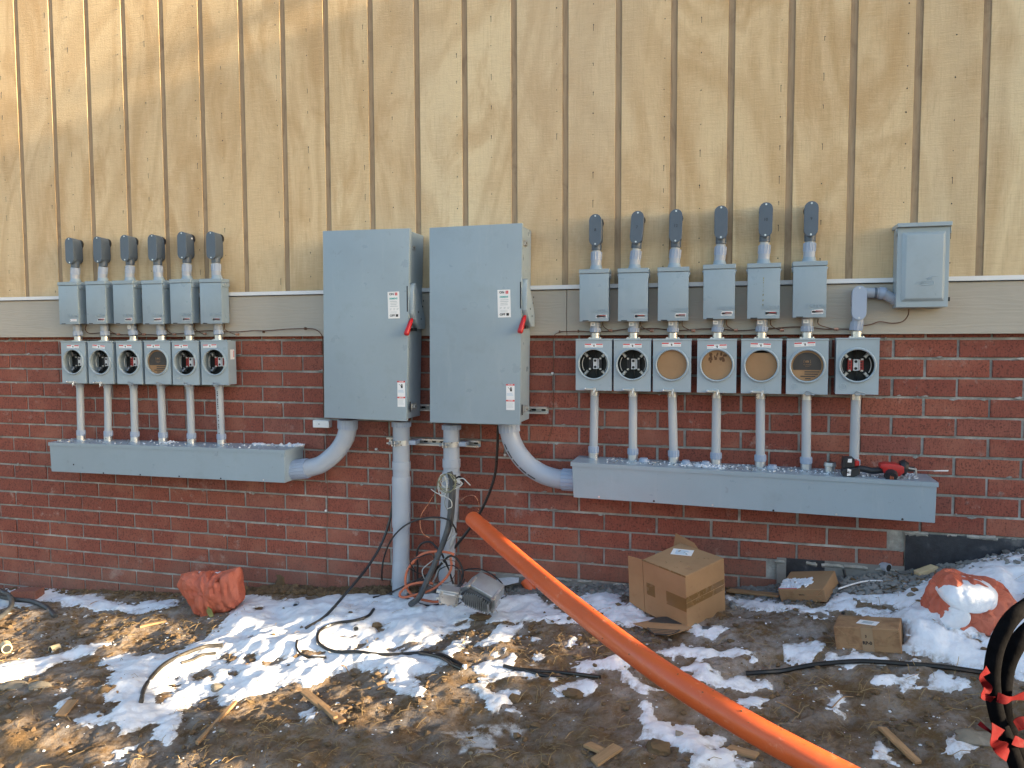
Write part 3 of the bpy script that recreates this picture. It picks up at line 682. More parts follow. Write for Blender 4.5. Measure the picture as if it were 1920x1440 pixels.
# scattered clods, gravel, straw
def lump(r, seed):
    rr = random.Random(seed); bm = bmesh.new(); bmesh.ops.create_icosphere(bm, subdivisions=1, radius=1)
    s_ = (rr.uniform(.6, 1.3), rr.uniform(.6, 1.3), rr.uniform(.35, .9))
    vs = [(v.co.x*s_[0]*rr.uniform(.55, 1.25), v.co.y*s_[1]*rr.uniform(.55, 1.25), v.co.z*s_[2]*rr.uniform(.55, 1.25)) for v in bm.verts]
    fs = [tuple(v.index for v in f.verts) for f in bm.faces]; bm.free(); return vs, fs
lumps = [lump(1, k) for k in range(24)]
def scatter(name, n, region, rmin, rmax, mat, snow_ok=.25, power=2.5, sink=.2, dens_f=None):
    b = B(); c = 0; t = 0
    while c < n and t < n*20:
        t += 1; x, y = region()
        if dens_f and rnd.random() > dens_f(x, y): continue
        if snowy(x, y) and rnd.random() > snow_ok: continue
        r = rmin+(rmax-rmin)*rnd.random()**power; vs, fs = lumps[rnd.randrange(24)]; a = rnd.uniform(0, 6.28); ca, sa = math.cos(a), math.sin(a); z = surf(x, y)+r*(.35-sink)
        b.add([(x+r*(p[0]*ca-p[1]*sa), y+r*(p[0]*sa+p[1]*ca), z+r*p[2]) for p in vs], fs); c += 1
    o = part(name, b, mat); o['kind'] = 'stuff'; return o
def cl_d(x, y): return .15+.85*float(np.clip(PN[3](x*2.1, y*2.1)*1.6+.3, 0, 1))
scatter('soil_clods', 4800, lambda: (rnd.uniform(.2, 6.5), rnd.uniform(-2.1, -.02)), .002, .021, 'mud_clod', .05, 4.5, .25, cl_d)
scatter('gravel', 1500, lambda: (rnd.uniform(5.0, 6.6), -.01-.30*rnd.random()**1.6), .006, .022, 'gravel_stone', .12, 1.6)
scatter('rubble', 900, lambda: (rnd.uniform(3.1, 4.5), -.01-.14*rnd.random()**1.5), .006, .028, 'gravel_stone', .3, 1.5)
scatter('dirt_lumps', 1500, lambda: (rnd.uniform(1.6, 3.1), -.01-.11*rnd.random()**1.4), .006, .028, 'mud_clod', .6, 1.4, 0.)
scatter('dirt_lumps', 500, lambda: (rnd.uniform(-.4, 1.8), -.01-.06*rnd.random()**1.5), .006, .02, 'mud_clod', .5, 1.6)
scatter('pale_stones', 120, lambda: (rnd.uniform(.2, 6.2), rnd.uniform(-2.0, -.05)), .004, .018, 'stone', .2, 2.5)
b = B()
for k in range(5200):
    x, y = rnd.uniform(.4, 6.6), rnd.uniform(-2.1, -.04)
    if snowy(x, y) and rnd.random() > .08: continue
    if rnd.random() > .15+.85*float(np.clip(PN[5](x*1.3+7, y*1.3)*1.8+.35, 0, 1)): continue
    L = rnd.uniform(.015, .085); a = rnd.uniform(0, 6.28); w = rnd.uniform(.0006, .0016); bend = rnd.uniform(-.3, .3)
    pts = []
    for t in (0, .5, 1):
        aa = a+bend*t; px_, py_ = x+L*t*math.cos(aa), y+L*t*math.sin(aa)
        pts.append((px_, min(py_, -.005), surf(px_, py_)+.002+.006*rnd.random()+(.008 if t == .5 else 0)))
    b.tube(pts, w, 3, 0, False)
_sb = b
b = B(); _n = 0; _idx = np.argwhere(np.abs(SD-.004) < .022); _rs = np.random.RandomState(5); _sel = _idx[_rs.permutation(len(_idx))[:1300]]
for (j_, i_) in _sel:
    x, y = SX[j_, i_]+rnd.uniform(-.012, .012), min(SYY[j_, i_]+rnd.uniform(-.012, .012), -.01); r_ = .0018+.0085*rnd.random()**3; vs, fs = lumps[rnd.randrange(24)]
    z = surf(x, y)+r_*.15; b.add([(x+r_*v[0], y+r_*v[1], z+r_*v[2]*.8) for v in vs], fs)
o = part('snow_granules', b, 'snow', None, smooth=True); o['kind'] = 'stuff'
b = _sb
o = part('straw_litter', b, 'straw'); o['kind'] = 'stuff'

# ================================================================== ELECTRICAL GEAR
PCL = -.077; HCL = -.040                                    # centre line of the small conduits
def rect(b, x0, x1, z0, z1, y, mi=0, t=.0006): return b.box(x0, x1, y-t, y, z0, z1, mi)

# ---- breaker enclosure (origin: centre of the top edge of its front, at the wall plane)
BW, BH, BD = .164, .292, .110
def make_enclosure():
    t = thing('breaker_enclosure', 'x', 'breaker box')
    w = BW/2
    b = B().box(-w+.004, w-.004, -BD+.012, -.026, -BH+.004, -.004)
    part('body', b, 'grey_enamel', t, bevel=.002, smooth=True)
    part('cover', B().box(-w, w, -BD, -BD+.011, -BH, -.026), 'grey_enamel', t, bevel=.003, seg=2, smooth=True)
    h = B().box(-w-.003, w+.003, -BD-.004, -.026, -.024, 0).box(-w-.003, -w+.0035, -BD+.012, -.026, -.052, -.0245).box(w-.0035, w+.003, -BD+.012, -.026, -.052, -.0245)
    part('hood', h, 'grey_enamel', t, bevel=.002, smooth=True)
    n = B()
    for sx in (-1, 1): n.cyl((sx*(w+.002), -BD+.035, -.034), (sx*(w+.008), -BD+.035, -.034), .005, 8)
    for sx in (-.032, .032): n.cyl((sx, HCL+.0, 0), (sx, HCL, .006), .006, 8)
    part('screws', n, 'galvanised', t)
    kn = B().cyl((w-.0045, -.055, -.07), (w-.0025, -.055, -.07), .011, 14)
    part('knockout', kn, 'grey_enamel', t, smooth=True)
    part('knockout', B().cyl((w-.0045, -.05, -.24), (w-.0025, -.05, -.24), .017, 16), 'grey_enamel', t, smooth=True)
    part('pry_slot', B().box(-w+.018, -w+.052, -BD-.0006, -BD+.001, -BH+.001, -BH+.006), 'ink_black', t)
    hb = B().tube([(0, HCL, -.001), (0, HCL, .010), (0, HCL, .026)], .03, 18, rs=[.042, .035, .031]); part('hub', hb, 'grey_enamel', t, smooth=True)
    text('EATON', .020, 'grey_enamel', t, (.036, -BD-.0002, -BH+.058), .0022, 'embossed_lettering', True)
    return t
def enclosure_sticker(t, dx=0, dz=0, rot=0):
    b = B(); rect(b, .012, .068, -.008, .008, -BD-.0003, 0); rect(b, .030, .064, .0032, .0044, -BD-.001, 1); rect(b, .016, .019, -.003, .003, -BD-.001, 2); rect(b, .026, .064, -.0055, -.0035, -BD-.001, 3)
    o = part('sticker', b, ['sticker_white', 'sticker_red', 'ink_black', 'sticker_grey'], t); o.location = (dx, 0, -BH+.030+dz); o.rotation_euler.y = rot
# ---- meter socket
MW, MH, MD, MR = .206, .292, .090, .083
def hand_icon(b, cx, cz, s, y, mi):
    b.box(cx-s*.22, cx+s*.22, y-.0004, y, cz-s*.45, cz+s*.05, mi)
    for k, l in enumerate((.32, .42, .40, .30)): b.box(cx-s*.22+k*s*.115, cx-s*.22+k*s*.115+s*.085, y-.0004, y, cz+s*.07, cz+s*.07+s*l, mi)
    b.prism([(cx-s*.7, cz+s*.35), (cx-s*.3, cz+s*.1), (cx-s*.42, cz-s*.02), (cx-s*.22, cz-s*.02), (cx-s*.26, cz+s*.18), (cx-s*.36, cz+s*.12), (cx-s*.62, cz+s*.45)], y-.0004, y, mi)
def make_socket():
    t = thing('meter_socket', 'x', 'meter socket'); w = MW/2; cz = -MH*.485; n = 40; y = -MD
    b = B(); ring = []; rec = []
    for k in range(n):
        a = 2*math.pi*k/n; c, s = math.cos(a), math.sin(a); ring.append((MR*c, y, cz+MR*s))
        k1 = min((w/abs(c) if abs(c) > 1e-6 else 9), ((-cz if s > 0 else MH+cz)/abs(s) if abs(s) > 1e-6 else 9)); rec.append((k1*c, y, cz+k1*s))
    # snap corners
    for tx, tz in ((w, 0), (-w, 0), (w, -MH), (-w, -MH)):
        j = min(range(n), key=lambda i: (rec[i][0]-tx)**2+(rec[i][2]-tz)**2); rec[j] = (tx, y, tz)
    b.add(ring+rec, [(i, (i+1) % n, n+(i+1) % n, n+i) for i in range(n)])
    rb = [(x, y+.012, z) for x, _, z in rec]; b.add(rec+rb, [(i, (i+1) % n, n+(i+1) % n, n+i) for i in range(n)])
    part('cover', b, 'light_enamel', t, smooth=True)
    b = B(); T = .003
    for q in ((-w+.003, w-.003, -.003-T, -.003), (-w+.003, w-.003, -MH+.003, -MH+.003+T)): b.box(q[0], q[1], y+.0125, -.002, q[2], q[3])
    for q in ((-w+.003, -w+.003+T), (w-.003-T, w-.003)): b.box(q[0], q[1], y+.0125, -.002, -MH+.0062, -.0062)
    part('housing', b, 'light_enamel', t)
    part('rear_panel', B().box(-w+.006, w-.006, -.006, -.002, -MH+.006, -.006), 'interior_dark', t)
    part('top_lip', B().box(-w-.002, w+.002, y-.004, y+.03, -.008, .001), 'light_enamel', t, bevel=.001)
    rg = B(); prof = [(MR-.002, y+.004), (MR-.002, y-.009), (MR+.003, y-.012), (MR+.008, y-.009), (MR+.009, y-.0002)]
    n = 48
    for r_, yy in prof: rg.v += [(r_*math.cos(2*math.pi*k/n), yy, cz+r_*math.sin(2*math.pi*k/n)) for k in range(n)]
    for i in range(len(prof)-1): rg.f += [(i*n+k, i*n+(k+1) % n, (i+1)*n+(k+1) % n, (i+1)*n+k) for k in range(n)]; rg.m += [0]*n
    part('rim', rg, 'light_enamel', t, smooth=True)
    hb = B().box(-.038, .038, HCL-.022, HCL+.028, .0012, .0055).cyl((0, HCL, .0055), (0, HCL, .034), .0265, 18)
    for sx in (-.031, .031): hb.cyl((sx, HCL-.006, .0055), (sx, HCL-.006, .010), .005, 8)
    part('hub', hb, 'galvanised', t, smooth=True)
    s = B(); z0 = -.036; ys = y-.0004; rect(s, -.052, .052, z0-.012, z0+.010, ys, 0); rect(s, -.051, -.014, z0+.003, z0+.009, ys-.0006, 1); rect(s, .014, .051, z0+.003, z0+.009, ys-.0006, 1)
    for sx in (-.05, .016):
        rect(s, sx, sx+.030, z0-.004, z0-.0025, ys-.0006, 3); rect(s, sx, sx+.033, z0-.008, z0-.0065, ys-.0006, 3)
    hand_icon(s, .002, z0-.001, .014, ys-.0006, 2)
    part('warning_sticker', s, ['sticker_white', 'sticker_red', 'ink_black', 'sticker_grey'], t)
    return t
def lever(t, flat=False, dx=0.):
    b = B(); y = -MD; z = -MH
    b.box(-.042+dx, .008+dx, y-.012, y-.0005, z+.004, z+.014).tube([(-.042+dx, y-.014, z+.009), (-.052+dx, y-.015, z+.010)], .007, 10)
    b.box(.0+dx, .012+dx, y-.016, y+.004, z-.016, z+.018).tube([(.006+dx, y-.02, z+.004), (.004+dx, y-.02, z-.018), (-.001+dx, y-.016, z-.024)], .003, 6)
    part('latch_lever', b, 'galvanised', t, bevel=.001, smooth=True)
def wings(t):
    b = B(); y = -MD; z = -MH
    b.tube([(-.01, y-.006, z+.008), (.0, y-.012, z+.018), (.018, y-.013, z+.012), (.04, y-.010, z+.006), (.038, y-.010, z-.003), (.016, y-.012, z+.001), (-.004, y-.012, z-.002), (-.01, y-.006, z+.008)], .0028, 6)
    b.box(-.006, .016, y-.008, y+.002, z-.010, z+.006)
    part('latch_lever', b, 'dull_metal', t, smooth=True)
def jaws(t, red=False, white=True, red2=False):
    cz = -MH*.485; b = B(); J = .050
    for sx in (-1, 1):
        for sz in (-1, 1):
            c = B().box(-.012, .012, -.046, -.020, -.007, .007).box(-.013, -.009, -.052, -.020, -.008, .008).box(.009, .013, -.052, -.020, -.008, .008)
            c.cyl((.0, -.046, 0), (0, -.050, 0), .005, 8)
            M = Matrix.Translation((sx*J, 0, cz+sz*J)) @ Matrix.Rotation(-sx*sz*math.radians(48), 4, 'Y')
            c.xf(M); c.box(sx*.030-.006, sx*.030+.006, -.042, -.020, cz+sz*.030-.005, cz+sz*.030+.005)
            part('jaw', c, 'galvanised', t, bevel=.001)
    blk = B()
    for sx in (-1, 1): part('jaw_block', B().box(sx*.028-.011, sx*.028+.011, -.036, -.006, cz-.030, cz+.030), 'block_red' if red else 'black_plastic', t, bevel=.002)
    for sx in (-1, 1):
        for k in (-1, 0, 1): part('screw_hole', B().cyl((sx*.028, -.0365, cz+k*.014), (sx*.028, -.0345, cz+k*.014), .004, 8), 'ink_black', t)
    nb = B().box(-.012, .012, -.040, -.006, cz-.030, cz+.030).box(.014, .020, -.038, -.006, cz-.028, cz+.028)
    for k in range(7): nb.box(.0195, .0225, -.037, -.033, cz-.026+k*.008, cz-.022+k*.008)
    part('neutral_bar', nb, 'white_paint' if white else 'galvanised', t, bevel=.001)
    for k in (-1, 1): part('lug_screw', B().cyl((0, -.0415, cz+k*.018), (0, -.0398, cz+k*.018), .0075, 12), 'ink_black', t)
    w = B().tube(spline([(.004, -.035, cz+.11), (-.004, -.03, cz+.07), (.0, -.03, cz+.03)], 5), .005, 8)
    part('conductor', w, 'black_rubber', t, smooth=True)
    w = B().tube(spline([(.002, -.03, cz-.03), (.006, -.03, cz-.07), (.004, -.03, cz-.12)], 5), .005, 8)
    part('conductor', w, 'black_rubber', t, smooth=True)
    a = B().tube([(MR*.86*math.cos(v), -.055, cz+MR*.86*math.sin(v)) for v in [math.pi*(.82+.36*k/8) for k in range(9)]], .0022, 6)
    a.tube([(MR*.86*math.cos(v), -.055, cz+MR*.86*math.sin(v)) for v in [math.pi*(-.18+.36*k/8) for k in range(9)]], .0022, 6)
    part('bypass_wire', a, 'white_wire' if white else 'dull_metal', t, smooth=True)
def disc(r, n, y0, y1, cz, mi=0, bb=None, clip=None):
    pts = [(r*math.cos(2*math.pi*k/n), cz+r*math.sin(2*math.pi*k/n)) for k in range(n)]
    if clip is not None: pts = [(x, min(z, clip)) for x, z in pts]
    return (bb or B()).prism(pts, y0, y1, mi)
def card_insert(t, kind, lower=0.):
    cz = -MH*.485
    if kind == 'plain':
        part('cardboard_insert', disc(MR-.003, 40, -MD+.006, -MD+.010, cz, clip=(cz+MR-.003-lower) if lower else None), 'cardboard', t)
        st = B()
        for k in range(5): st.cyl((rnd.uniform(-.05, .05), -MD+.0055, cz+rnd.uniform(-.04, .04)), (rnd.uniform(-.05, .05), -MD+.0058, cz+rnd.uniform(-.04, .04)), .0012, 5)
        return
    b = disc(MR-.003, 40, -MD+.006, -MD+.010, cz)
    part('cardboard_insert', b, 'cardboard', t)
    R_ = MR-.012; z0 = cz-.022; pts = []
    a0 = math.asin((z0-cz)/R_)
    for k in range(25): a = a0+(math.pi-2*a0)*k/24; pts.append((R_*math.cos(a), cz+R_*math.sin(a)))
    part('printed_panel', B().prism(pts, -MD+.0045, -MD+.0059), 'flap_print', t)
    f = B()
    for k in range(4):
        z = z0-.010-k*.012; hw = math.sqrt(max(1e-6, R_**2-(z-cz)**2)); x0 = -.012 if k < 2 else -hw+.012
        if k < 4: f.box(x0, hw-.002, -MD+.0045, -MD+.0059, z-.0028, z+.0028)
    part('printed_stripes', f, 'flap_print', t)
    lg = B(); zl = cz+.022
    for k in (-1, 0, 1): lg.box(k*.006-.0018, k*.006+.0018, -MD+.0035, -MD+.0044, zl-.005, zl+.003+(2-abs(k))*.002)
    for s_ in (-1, 1): lg.tube([(s_*(.013+.004*math.cos(v)), -MD+.004, zl+.009*math.sin(v)) for v in [math.pi*(-.4+.1*i) for i in range(9)]], .001, 5)
    part('printed_logo', lg, 'cardboard', t)
    text('THE MILBANK', .0045, 'cardboard', t, (0, -MD+.0040, cz+.005), name='printed_lettering'); text('COMPANY', .0035, 'cardboard', t, (0, -MD+.0040, cz-.003), name='printed_lettering')
def emboss_logo(t):
    y = -MD-.0002; b = B().tube([(-.066+.016*math.cos(v), y, -MH+.040+.016*math.sin(v)) for v in [2*math.pi*k/20 for k in range(21)]], .0012, 5)
    for k in (-1, 0, 1): b.box(-.066+k*.007-.0012, -.066+k*.007+.0012, y-.001, y, -MH+.032, -MH+.046)
    part('embossed_logo', b, 'light_enamel', t)
def emboss_bar(t): part('embossed_bar', B().box(-.035, .030, -MD-.001, -MD, -MH+.032, -MH+.0335).box(-.03, .026, -MD-.001, -MD, -MH+.037, -MH+.038), 'light_enamel', t)

enc0 = make_enclosure(); soc0 = make_socket()
LBX = [(108.7, 144, 528.5), (158.8, 197.5, 527), (210.3, 249, 525.8), (263.5, 305, 525.4), (317.5, 357.5, 523.3), (374, 413.7, 522.5)]
RBX = [(1086.4, 1140.9, 504.4), (1159.2, 1215, 502.9), (1233.7, 1291.5, 500.7), (1318.5, 1379, 495.6), (1401.5, 1464, 493.3), (1487, 1551.4, 489.6)]
LMX = [(113, 159.5, 640), (163, 211, 640), (215.6, 266, 639.5), (268.7, 319.2, 639), (321.5, 371.5, 639.2), (376.2, 426.6, 638.3)]
RMX = [(1080.3, 1146.2, 635.6), (1151.6, 1219.7, 635.6), (1224.6, 1296, 635.6), (1307.5, 1381.5, 635.6), (1389.5, 1467, 635.5), (1475, 1554, 635.3), (1567.5, 1650, 633.7)]
ordL = ['leftmost', 'second', 'third', 'fourth', 'fifth', 'sixth and rightmost']
enc = []
for side, L in (('L', LBX), ('R', RBX)):
    for i, (x0, x1, y) in enumerate(L):
        Yf = -BD-.037; p = at((x0+x1)/2, y, Yf); o = enc0 if not enc else copy_tree(enc0); o.location = (p.x, -.037, p.z)
        o.rotation_euler.y = math.radians(rnd.uniform(-.25, .25)); enclosure_sticker(o, rnd.uniform(-.002, .006), rnd.uniform(-.003, .002), rnd.uniform(-.06, .03))
        if side == 'L':
            lb = '%s grey breaker box of the left group%s' % (ordL[i], ', just left of the tall disconnects' if i == 5 else ', by the far left edge' if i == 0 else ', above the %s meter socket' % ordL[i])
            gr = 'breaker boxes of the left group'
        else:
            lb = ['leftmost grey breaker box of the right group', 'second grey breaker box from the left in the right group', 'third grey breaker box from the left in the right group', 'fourth grey breaker box from the left in the right group', 'grey breaker box with a long green scuff on its cover', 'rightmost and highest grey breaker box of the right group'][i]
            gr = 'breaker boxes of the right group'
            if i == 4:
                b = B()
                for k in range(14): zz = -.075-.012*k*rnd.uniform(.9, 1.1); b.box(-.004+rnd.uniform(-.002, .002), -.004+rnd.uniform(.002, .005), -BD-.0006, -BD, zz-.008, zz)
                part('scuff', b, 'leaf_dry', o)
        tag(o, lb, 'breaker box', gr); enc.append((side, i, o, p))
soc = []
for side, L in (('L', LMX), ('R', RMX)):
    for i, (x0, x1, y) in enumerate(L):
        p = at((x0+x1)/2, y, -MD-.037); o = soc0 if not soc else copy_tree(soc0); o.location = (p.x, -.037, p.z); soc.append((side, i, o, p))
for side, i, o, p in soc:
    st = [c for c in o.children if c.name.startswith('warning')][0]
    if side == 'L':
        lb = ['open grey meter socket at the far left with black jaw blocks', 'open meter socket with black blocks, right of the far left one', 'open meter socket with red blocks, left of the cardboard-covered one', 'grey meter socket of the left group closed by a printed cardboard disc', 'open meter socket with red blocks, right of the cardboard-covered one', 'rightmost open meter socket of the left group, sticker on its side'][i]
        if i == 3: card_insert(o, 'print')
        else: jaws(o, red=i >= 2)
        (lever if i < 2 else wings)(o)
        if i >= 2: emboss_logo(o)
        else: emboss_bar(o)
        st.location.x = [-.0, -.008, -.028, -.03, -.03, -.035][i]; st.rotation_euler.y = [0, .08, 0, 0, 0, -.02][i]
        if i == 5:
            b = B().box(MW/2-.003, MW/2-.0022, -.062, -.020, -.125, -.060, 0).box(MW/2-.0022, MW/2-.0018, -.030, -.024, -.112, -.068, 1)
            part('side_sticker', b, ['sticker_white', 'sticker_red'], o)
        tag(o, lb, 'meter socket', 'meter sockets of the left group')
    else:
        lb = ['open meter socket at the left end of the right group, black blocks', 'open meter socket with black blocks, left of the plain cardboard one', 'meter socket closed by clean cardboard, third of the right group', 'meter socket closed by cardboard with brown stains at its top', 'meter socket whose cardboard leaves a dark gap at the top', 'meter socket with a black printed cardboard disc showing flag stripes, right group', 'rightmost open meter socket with red jaw blocks and no warning sticker'][i]
        if i in (0, 1): jaws(o)
        elif i == 6: jaws(o, red=True, white=True)
        elif i == 5: card_insert(o, 'print')
        else: card_insert(o, 'plain', .013 if i == 4 else 0)
        if i == 3:
            b = B(); cz = -MH*.485
            for k in range(26):
                a = rnd.uniform(.6, 2.7); r_ = rnd.uniform(.035, .07); b.prism([(r_*math.cos(a)+u, cz+r_*math.sin(a)+v) for u, v in stadium(.012*rnd.uniform(.5, 1.1), .013*rnd.uniform(1, 1.3), 4)], -MD+.0052-.00003*k, -MD+.0059)
            part('stain', b, 'stain_brown', o)
        if i == 6: bpy.data.objects.remove(st)
        else: st.location.x = [0, 0, -.004, -.002, -.004, -.016][i]; st.location.z = [0, -.0, .006, -.004, .003, .008][i]; st.rotation_euler.y = [0, 0, 0, -.03, .03, -.05][i]
        (wings if i >= 5 else lever)(o)
        if i >= 5: emboss_logo(o)
        else: emboss_bar(o)
        tag(o, lb, 'meter socket', 'meter sockets of the right group')

# ---- conduit bodies with the short riser below them
def conduit_body(name, label, px, topy, boty, Yf, depth, mat='pvc_dark', number=None, tilt=0., group=None, back=True):
    c = at(px, (topy+boty)/2, Yf); t_, b_ = at(px, topy, Yf), at(px, boty, Yf); h = t_.z-b_.z; w = .070
    t = thing(name, label, 'conduit fitting', (c.x, 0, c.z), group); t.rotation_euler.y = tilt
    s0 = stadium(w, h, 8); n = len(s0)
    b = B(); rings = [(Yf+.006, .96), (Yf+.02, .97), (Yf+depth*.7, .90), (Yf+depth, .82)]
    for yy, k in rings: b.v += [(x*k, yy, z*(1-(1-k)*.4)) for x, z in s0]
    for i in range(len(rings)-1): b.f += [(i*n+j, i*n+(j+1) % n, (i+1)*n+(j+1) % n, (i+1)*n+j) for j in range(n)]
    b.f += [tuple(range(n)), tuple(range(len(b.v)-1, len(b.v)-1-n, -1))]; b.m = [0]*len(b.f)
    part('body', b, mat, t, smooth=True)
    part('cover', B().prism(s0, Yf, Yf+.0055), mat, t, bevel=.0012, smooth=True)
    part('screw', B().cyl((0, Yf-.001, h/2-.011), (0, Yf+.001, h/2-.011), .005, 10), 'galvanised', t)
    part('screw', B().cyl((0, Yf-.001, -h/2+.011), (0, Yf+.001, -h/2+.011), .005, 10), 'galvanised', t)
    if back: part('rear_hub', B().cyl((0, Yf+depth*.9, h/2-.04), (0, -.031, h/2-.04), .034, 18), 'black_plastic', t, smooth=True)
    part('lower_hub', B().tube([(0, PCL, -h/2+.03), (0, PCL, -h/2-.020)], .0285, 18), mat, t, smooth=True)
    if number: text(number, .016, 'ink_black', t, (0, Yf-.0003, 0), name='handwritten_number')
    return t, c, h
def small_conduit(name, label, x, ztop, zbot, parts, group=None, mat='pvc_weathered', tilt=0., r=.0242, print_=False, xb=None, y=PCL):
    t = thing(name, label, 'conduit', (x, y, zbot), group); H = ztop-zbot; dx = 0 if xb is None else x-xb
    if xb is not None: t.location.x = xb
    ax = lambda z: Vector((dx*(z/H), 0, z))
    part('pipe', B().tube([ax(.004), ax(H-.004)], r, 20, rs=[r, r]), mat, t, smooth=True)
    for nm, z0, z1, rr, m_ in parts:
        z0 = z0*H if z0 < 0 else z0
        b = B().tube([ax(z0), ax(z1)], rr, 20)
        if nm == 'coupling':
            for k in range(12):
                a = 2*math.pi*k/12; c_, s_ = math.cos(a), math.sin(a); b.tube([ax(z0+.003)+Vector((rr*c_, rr*s_, 0)), ax(z1-.003)+Vector((rr*c_, rr*s_, 0))], .0028, 4)
        part(nm, b, m_, t, smooth=True)
    if print_:
        b = B()
        for k in range(int(H/.012)):
            if rnd.random() < .3: continue
            z = H*.9-k*.012
            if z < .06: break
            q = ax(z); b.box(q.x-.003, q.x+.004, -r-.0006, -r+.002, z-.0035, z+.0035)
        part('print_marks', b, 'ink_black', t)
    return t
LLB = [(129.6, 445, 495), (182.2, 443, 493), (233.2, 440, 490), (285.2, 439, 490), (340.5, 434, 486), (395, 433.5, 486)]
RLB = [(1116, 401, 461, '8', 0), (1194, 395, 457, '7', .07), (1267, 391.8, 455, '12', .02), (1352, 385, 448.4, None, .0), (1435.8, 379, 444.4, '10', .015), (1521.3, 376.8, 443.4, '9', .01)]
words = ['leftmost', 'second', 'third', 'fourth', 'fifth', 'sixth']
RD = -.125
for i, (x, ty, by) in enumerate(LLB):
    e = [q for q in enc if q[0] == 'L' and q[1] == i][0]
    t, c, h = conduit_body('conduit_outlet', '%s dark grey conduit fitting of the left group, above its breaker box' % ordL[i], x, ty, by, -.125, .088, group='conduit fittings of the left group')
    if i == 4: part('sticker', B().box(.0355, .0362, -.075, -.06, .045, .055), 'sticker_white', t)
    zt = e[3].z+.024
    small_conduit('conduit_riser', '%s short grey conduit between fitting and breaker box, left group' % ordL[i], c.x, c.z-h/2-.018, zt, [('coupling', .03, .078, .0295, 'pvc_fitting'), ('adapter', 0, .03, .030, 'pvc')], 'short conduits above the left breaker boxes', xb=e[3].x-.004)
for i, (x, ty, by, num, tilt) in enumerate(RLB):
    e = [q for q in enc if q[0] == 'R' and q[1] == i][0]
    lab = ['leftmost dark conduit fitting of the right group, marked 8', 'tilted dark conduit fitting second from left in the right group, marked 7', 'third dark conduit fitting from left in the right group, marked 12', 'dark conduit fitting without a number in the right group', 'dark conduit fitting right of the unnumbered one, marked 10', 'rightmost and highest dark conduit fitting, marked 9'][i]
    t, c, h = conduit_body('conduit_outlet', lab, x, ty, by, -.125, .088, number=num, tilt=tilt, group='conduit fittings of the right group')
    small_conduit('conduit_riser', '%s short grey conduit between fitting and breaker box, right group' % ordL[i], c.x-tilt*.09, c.z-h/2-.018, e[3].z+.024, [('coupling', .03, .078, .0295, 'pvc_fitting'), ('adapter', 0, .03, .030, 'pvc')], 'short conduits above the right breaker boxes', xb=e[3].x)

# ---- nipples between breaker boxes and sockets
for side in 'LR':
    for i in range(6):
        e = [q for q in enc if q[0] == side and q[1] == i][0][3]; m = [q for q in soc if q[0] == side and q[1] == i][0][3]
        zt, zb = e.z-BH, m.z+.0345; H = zt-zb
        t = small_conduit('conduit_nipple', ('%s short coupling between breaker box and socket, left group' % ordL[i]) if side == 'L' else ('short coupling above the %s meter socket of the right group' % words[i]), e.x-.002, zt, zb,
                          [('coupling', .004, H*.45, .0295, 'pvc_fitting'), ('adapter', H*.5, H-.001, .0285, 'pvc')], 'couplings between breaker boxes and meter sockets', xb=m.x)
        if i < 6 and side == 'R' or i == 2:
            part('sticker', B().box(-.022, .004, -.0305, -.0288, H*.62, H*.62+.020, 0).box(-.016, -.002, -.031, -.0304, H*.62+.005, H*.62+.015, 1), ['sticker_white', 'sticker_grey'], t)

# ---- wireway troughs
def trough(name, label, TL, TR, BL, BR, Yf, holes, yb=-.004):
    a, b_, c, d = at(*TL, Yf), at(*TR, Yf), at(*BR, Yf), at(*BL, Yf)
    t = thing(name, label, 'wireway', (a.x, 0, d.z)); o = Vector((a.x, 0, d.z))
    P4 = [(d.x-o.x, d.z-o.z), (c.x-o.x, c.z-o.z), (b_.x-o.x, b_.z-o.z), (a.x-o.x, a.z-o.z)]
    L = 1/(P4[2][0]-P4[3][0])
    body = B().prism([(P4[0][0]+.004, P4[0][1]), (P4[1][0]-.004, P4[1][1]), (P4[2][0]-.004, P4[2][1]-.004), (P4[3][0]+.004, P4[3][1]-.004)], Yf, yb)
    part('body', body, 'grey_enamel', t, bevel=.002, smooth=True)
    lip = .022
    lid = B().prism([(P4[3][0]-.003, P4[3][1]-lip), (P4[2][0]+.003, P4[2][1]-lip), (P4[2][0]+.003, P4[2][1]), (P4[3][0]-.003, P4[3][1])], Yf-.004, Yf-.0003)
    lid.prism([(P4[3][0]-.003, P4[3][1]-.003), (P4[2][0]+.003, P4[2][1]-.003), (P4[2][0]+.003, P4[2][1]+.0005), (P4[3][0]-.003, P4[3][1]+.0005)], Yf-.0002, yb)
    lid.box(P4[2][0]+.0005, P4[2][0]+.003, Yf-.0001, yb, P4[2][1]-lip, P4[2][1]-.0035)
    lid.box(P4[3][0]-.003, P4[3][0]-.0005, Yf-.0001, yb, P4[3][1]-lip, P4[3][1]-.0035)
    part('lid', lid, 'grey_enamel', t)
    for k, (hx, hy, bright) in enumerate(holes):
        q = at(hx, hy, Yf)-o; part('screw' if bright else 'hole', B().cyl((q.x, Yf-.0012, q.z), (q.x, Yf+.001, q.z), .0055, 10), 'galvanised' if bright else 'ink_black', t)
    return t, a, b_, c, d
YT = -.228
trL, la, lb_, lc, ld = trough('wireway_trough', 'long grey wireway box under the left group of meter sockets', (91.6, 829.4), (533.8, 844), (95.5, 884), (534.7, 905.6), YT,
    [(138, 871, 0), (194, 887, 0), (263, 890, 0), (336, 893, 0), (414, 897, 0), (494, 900, 1)])
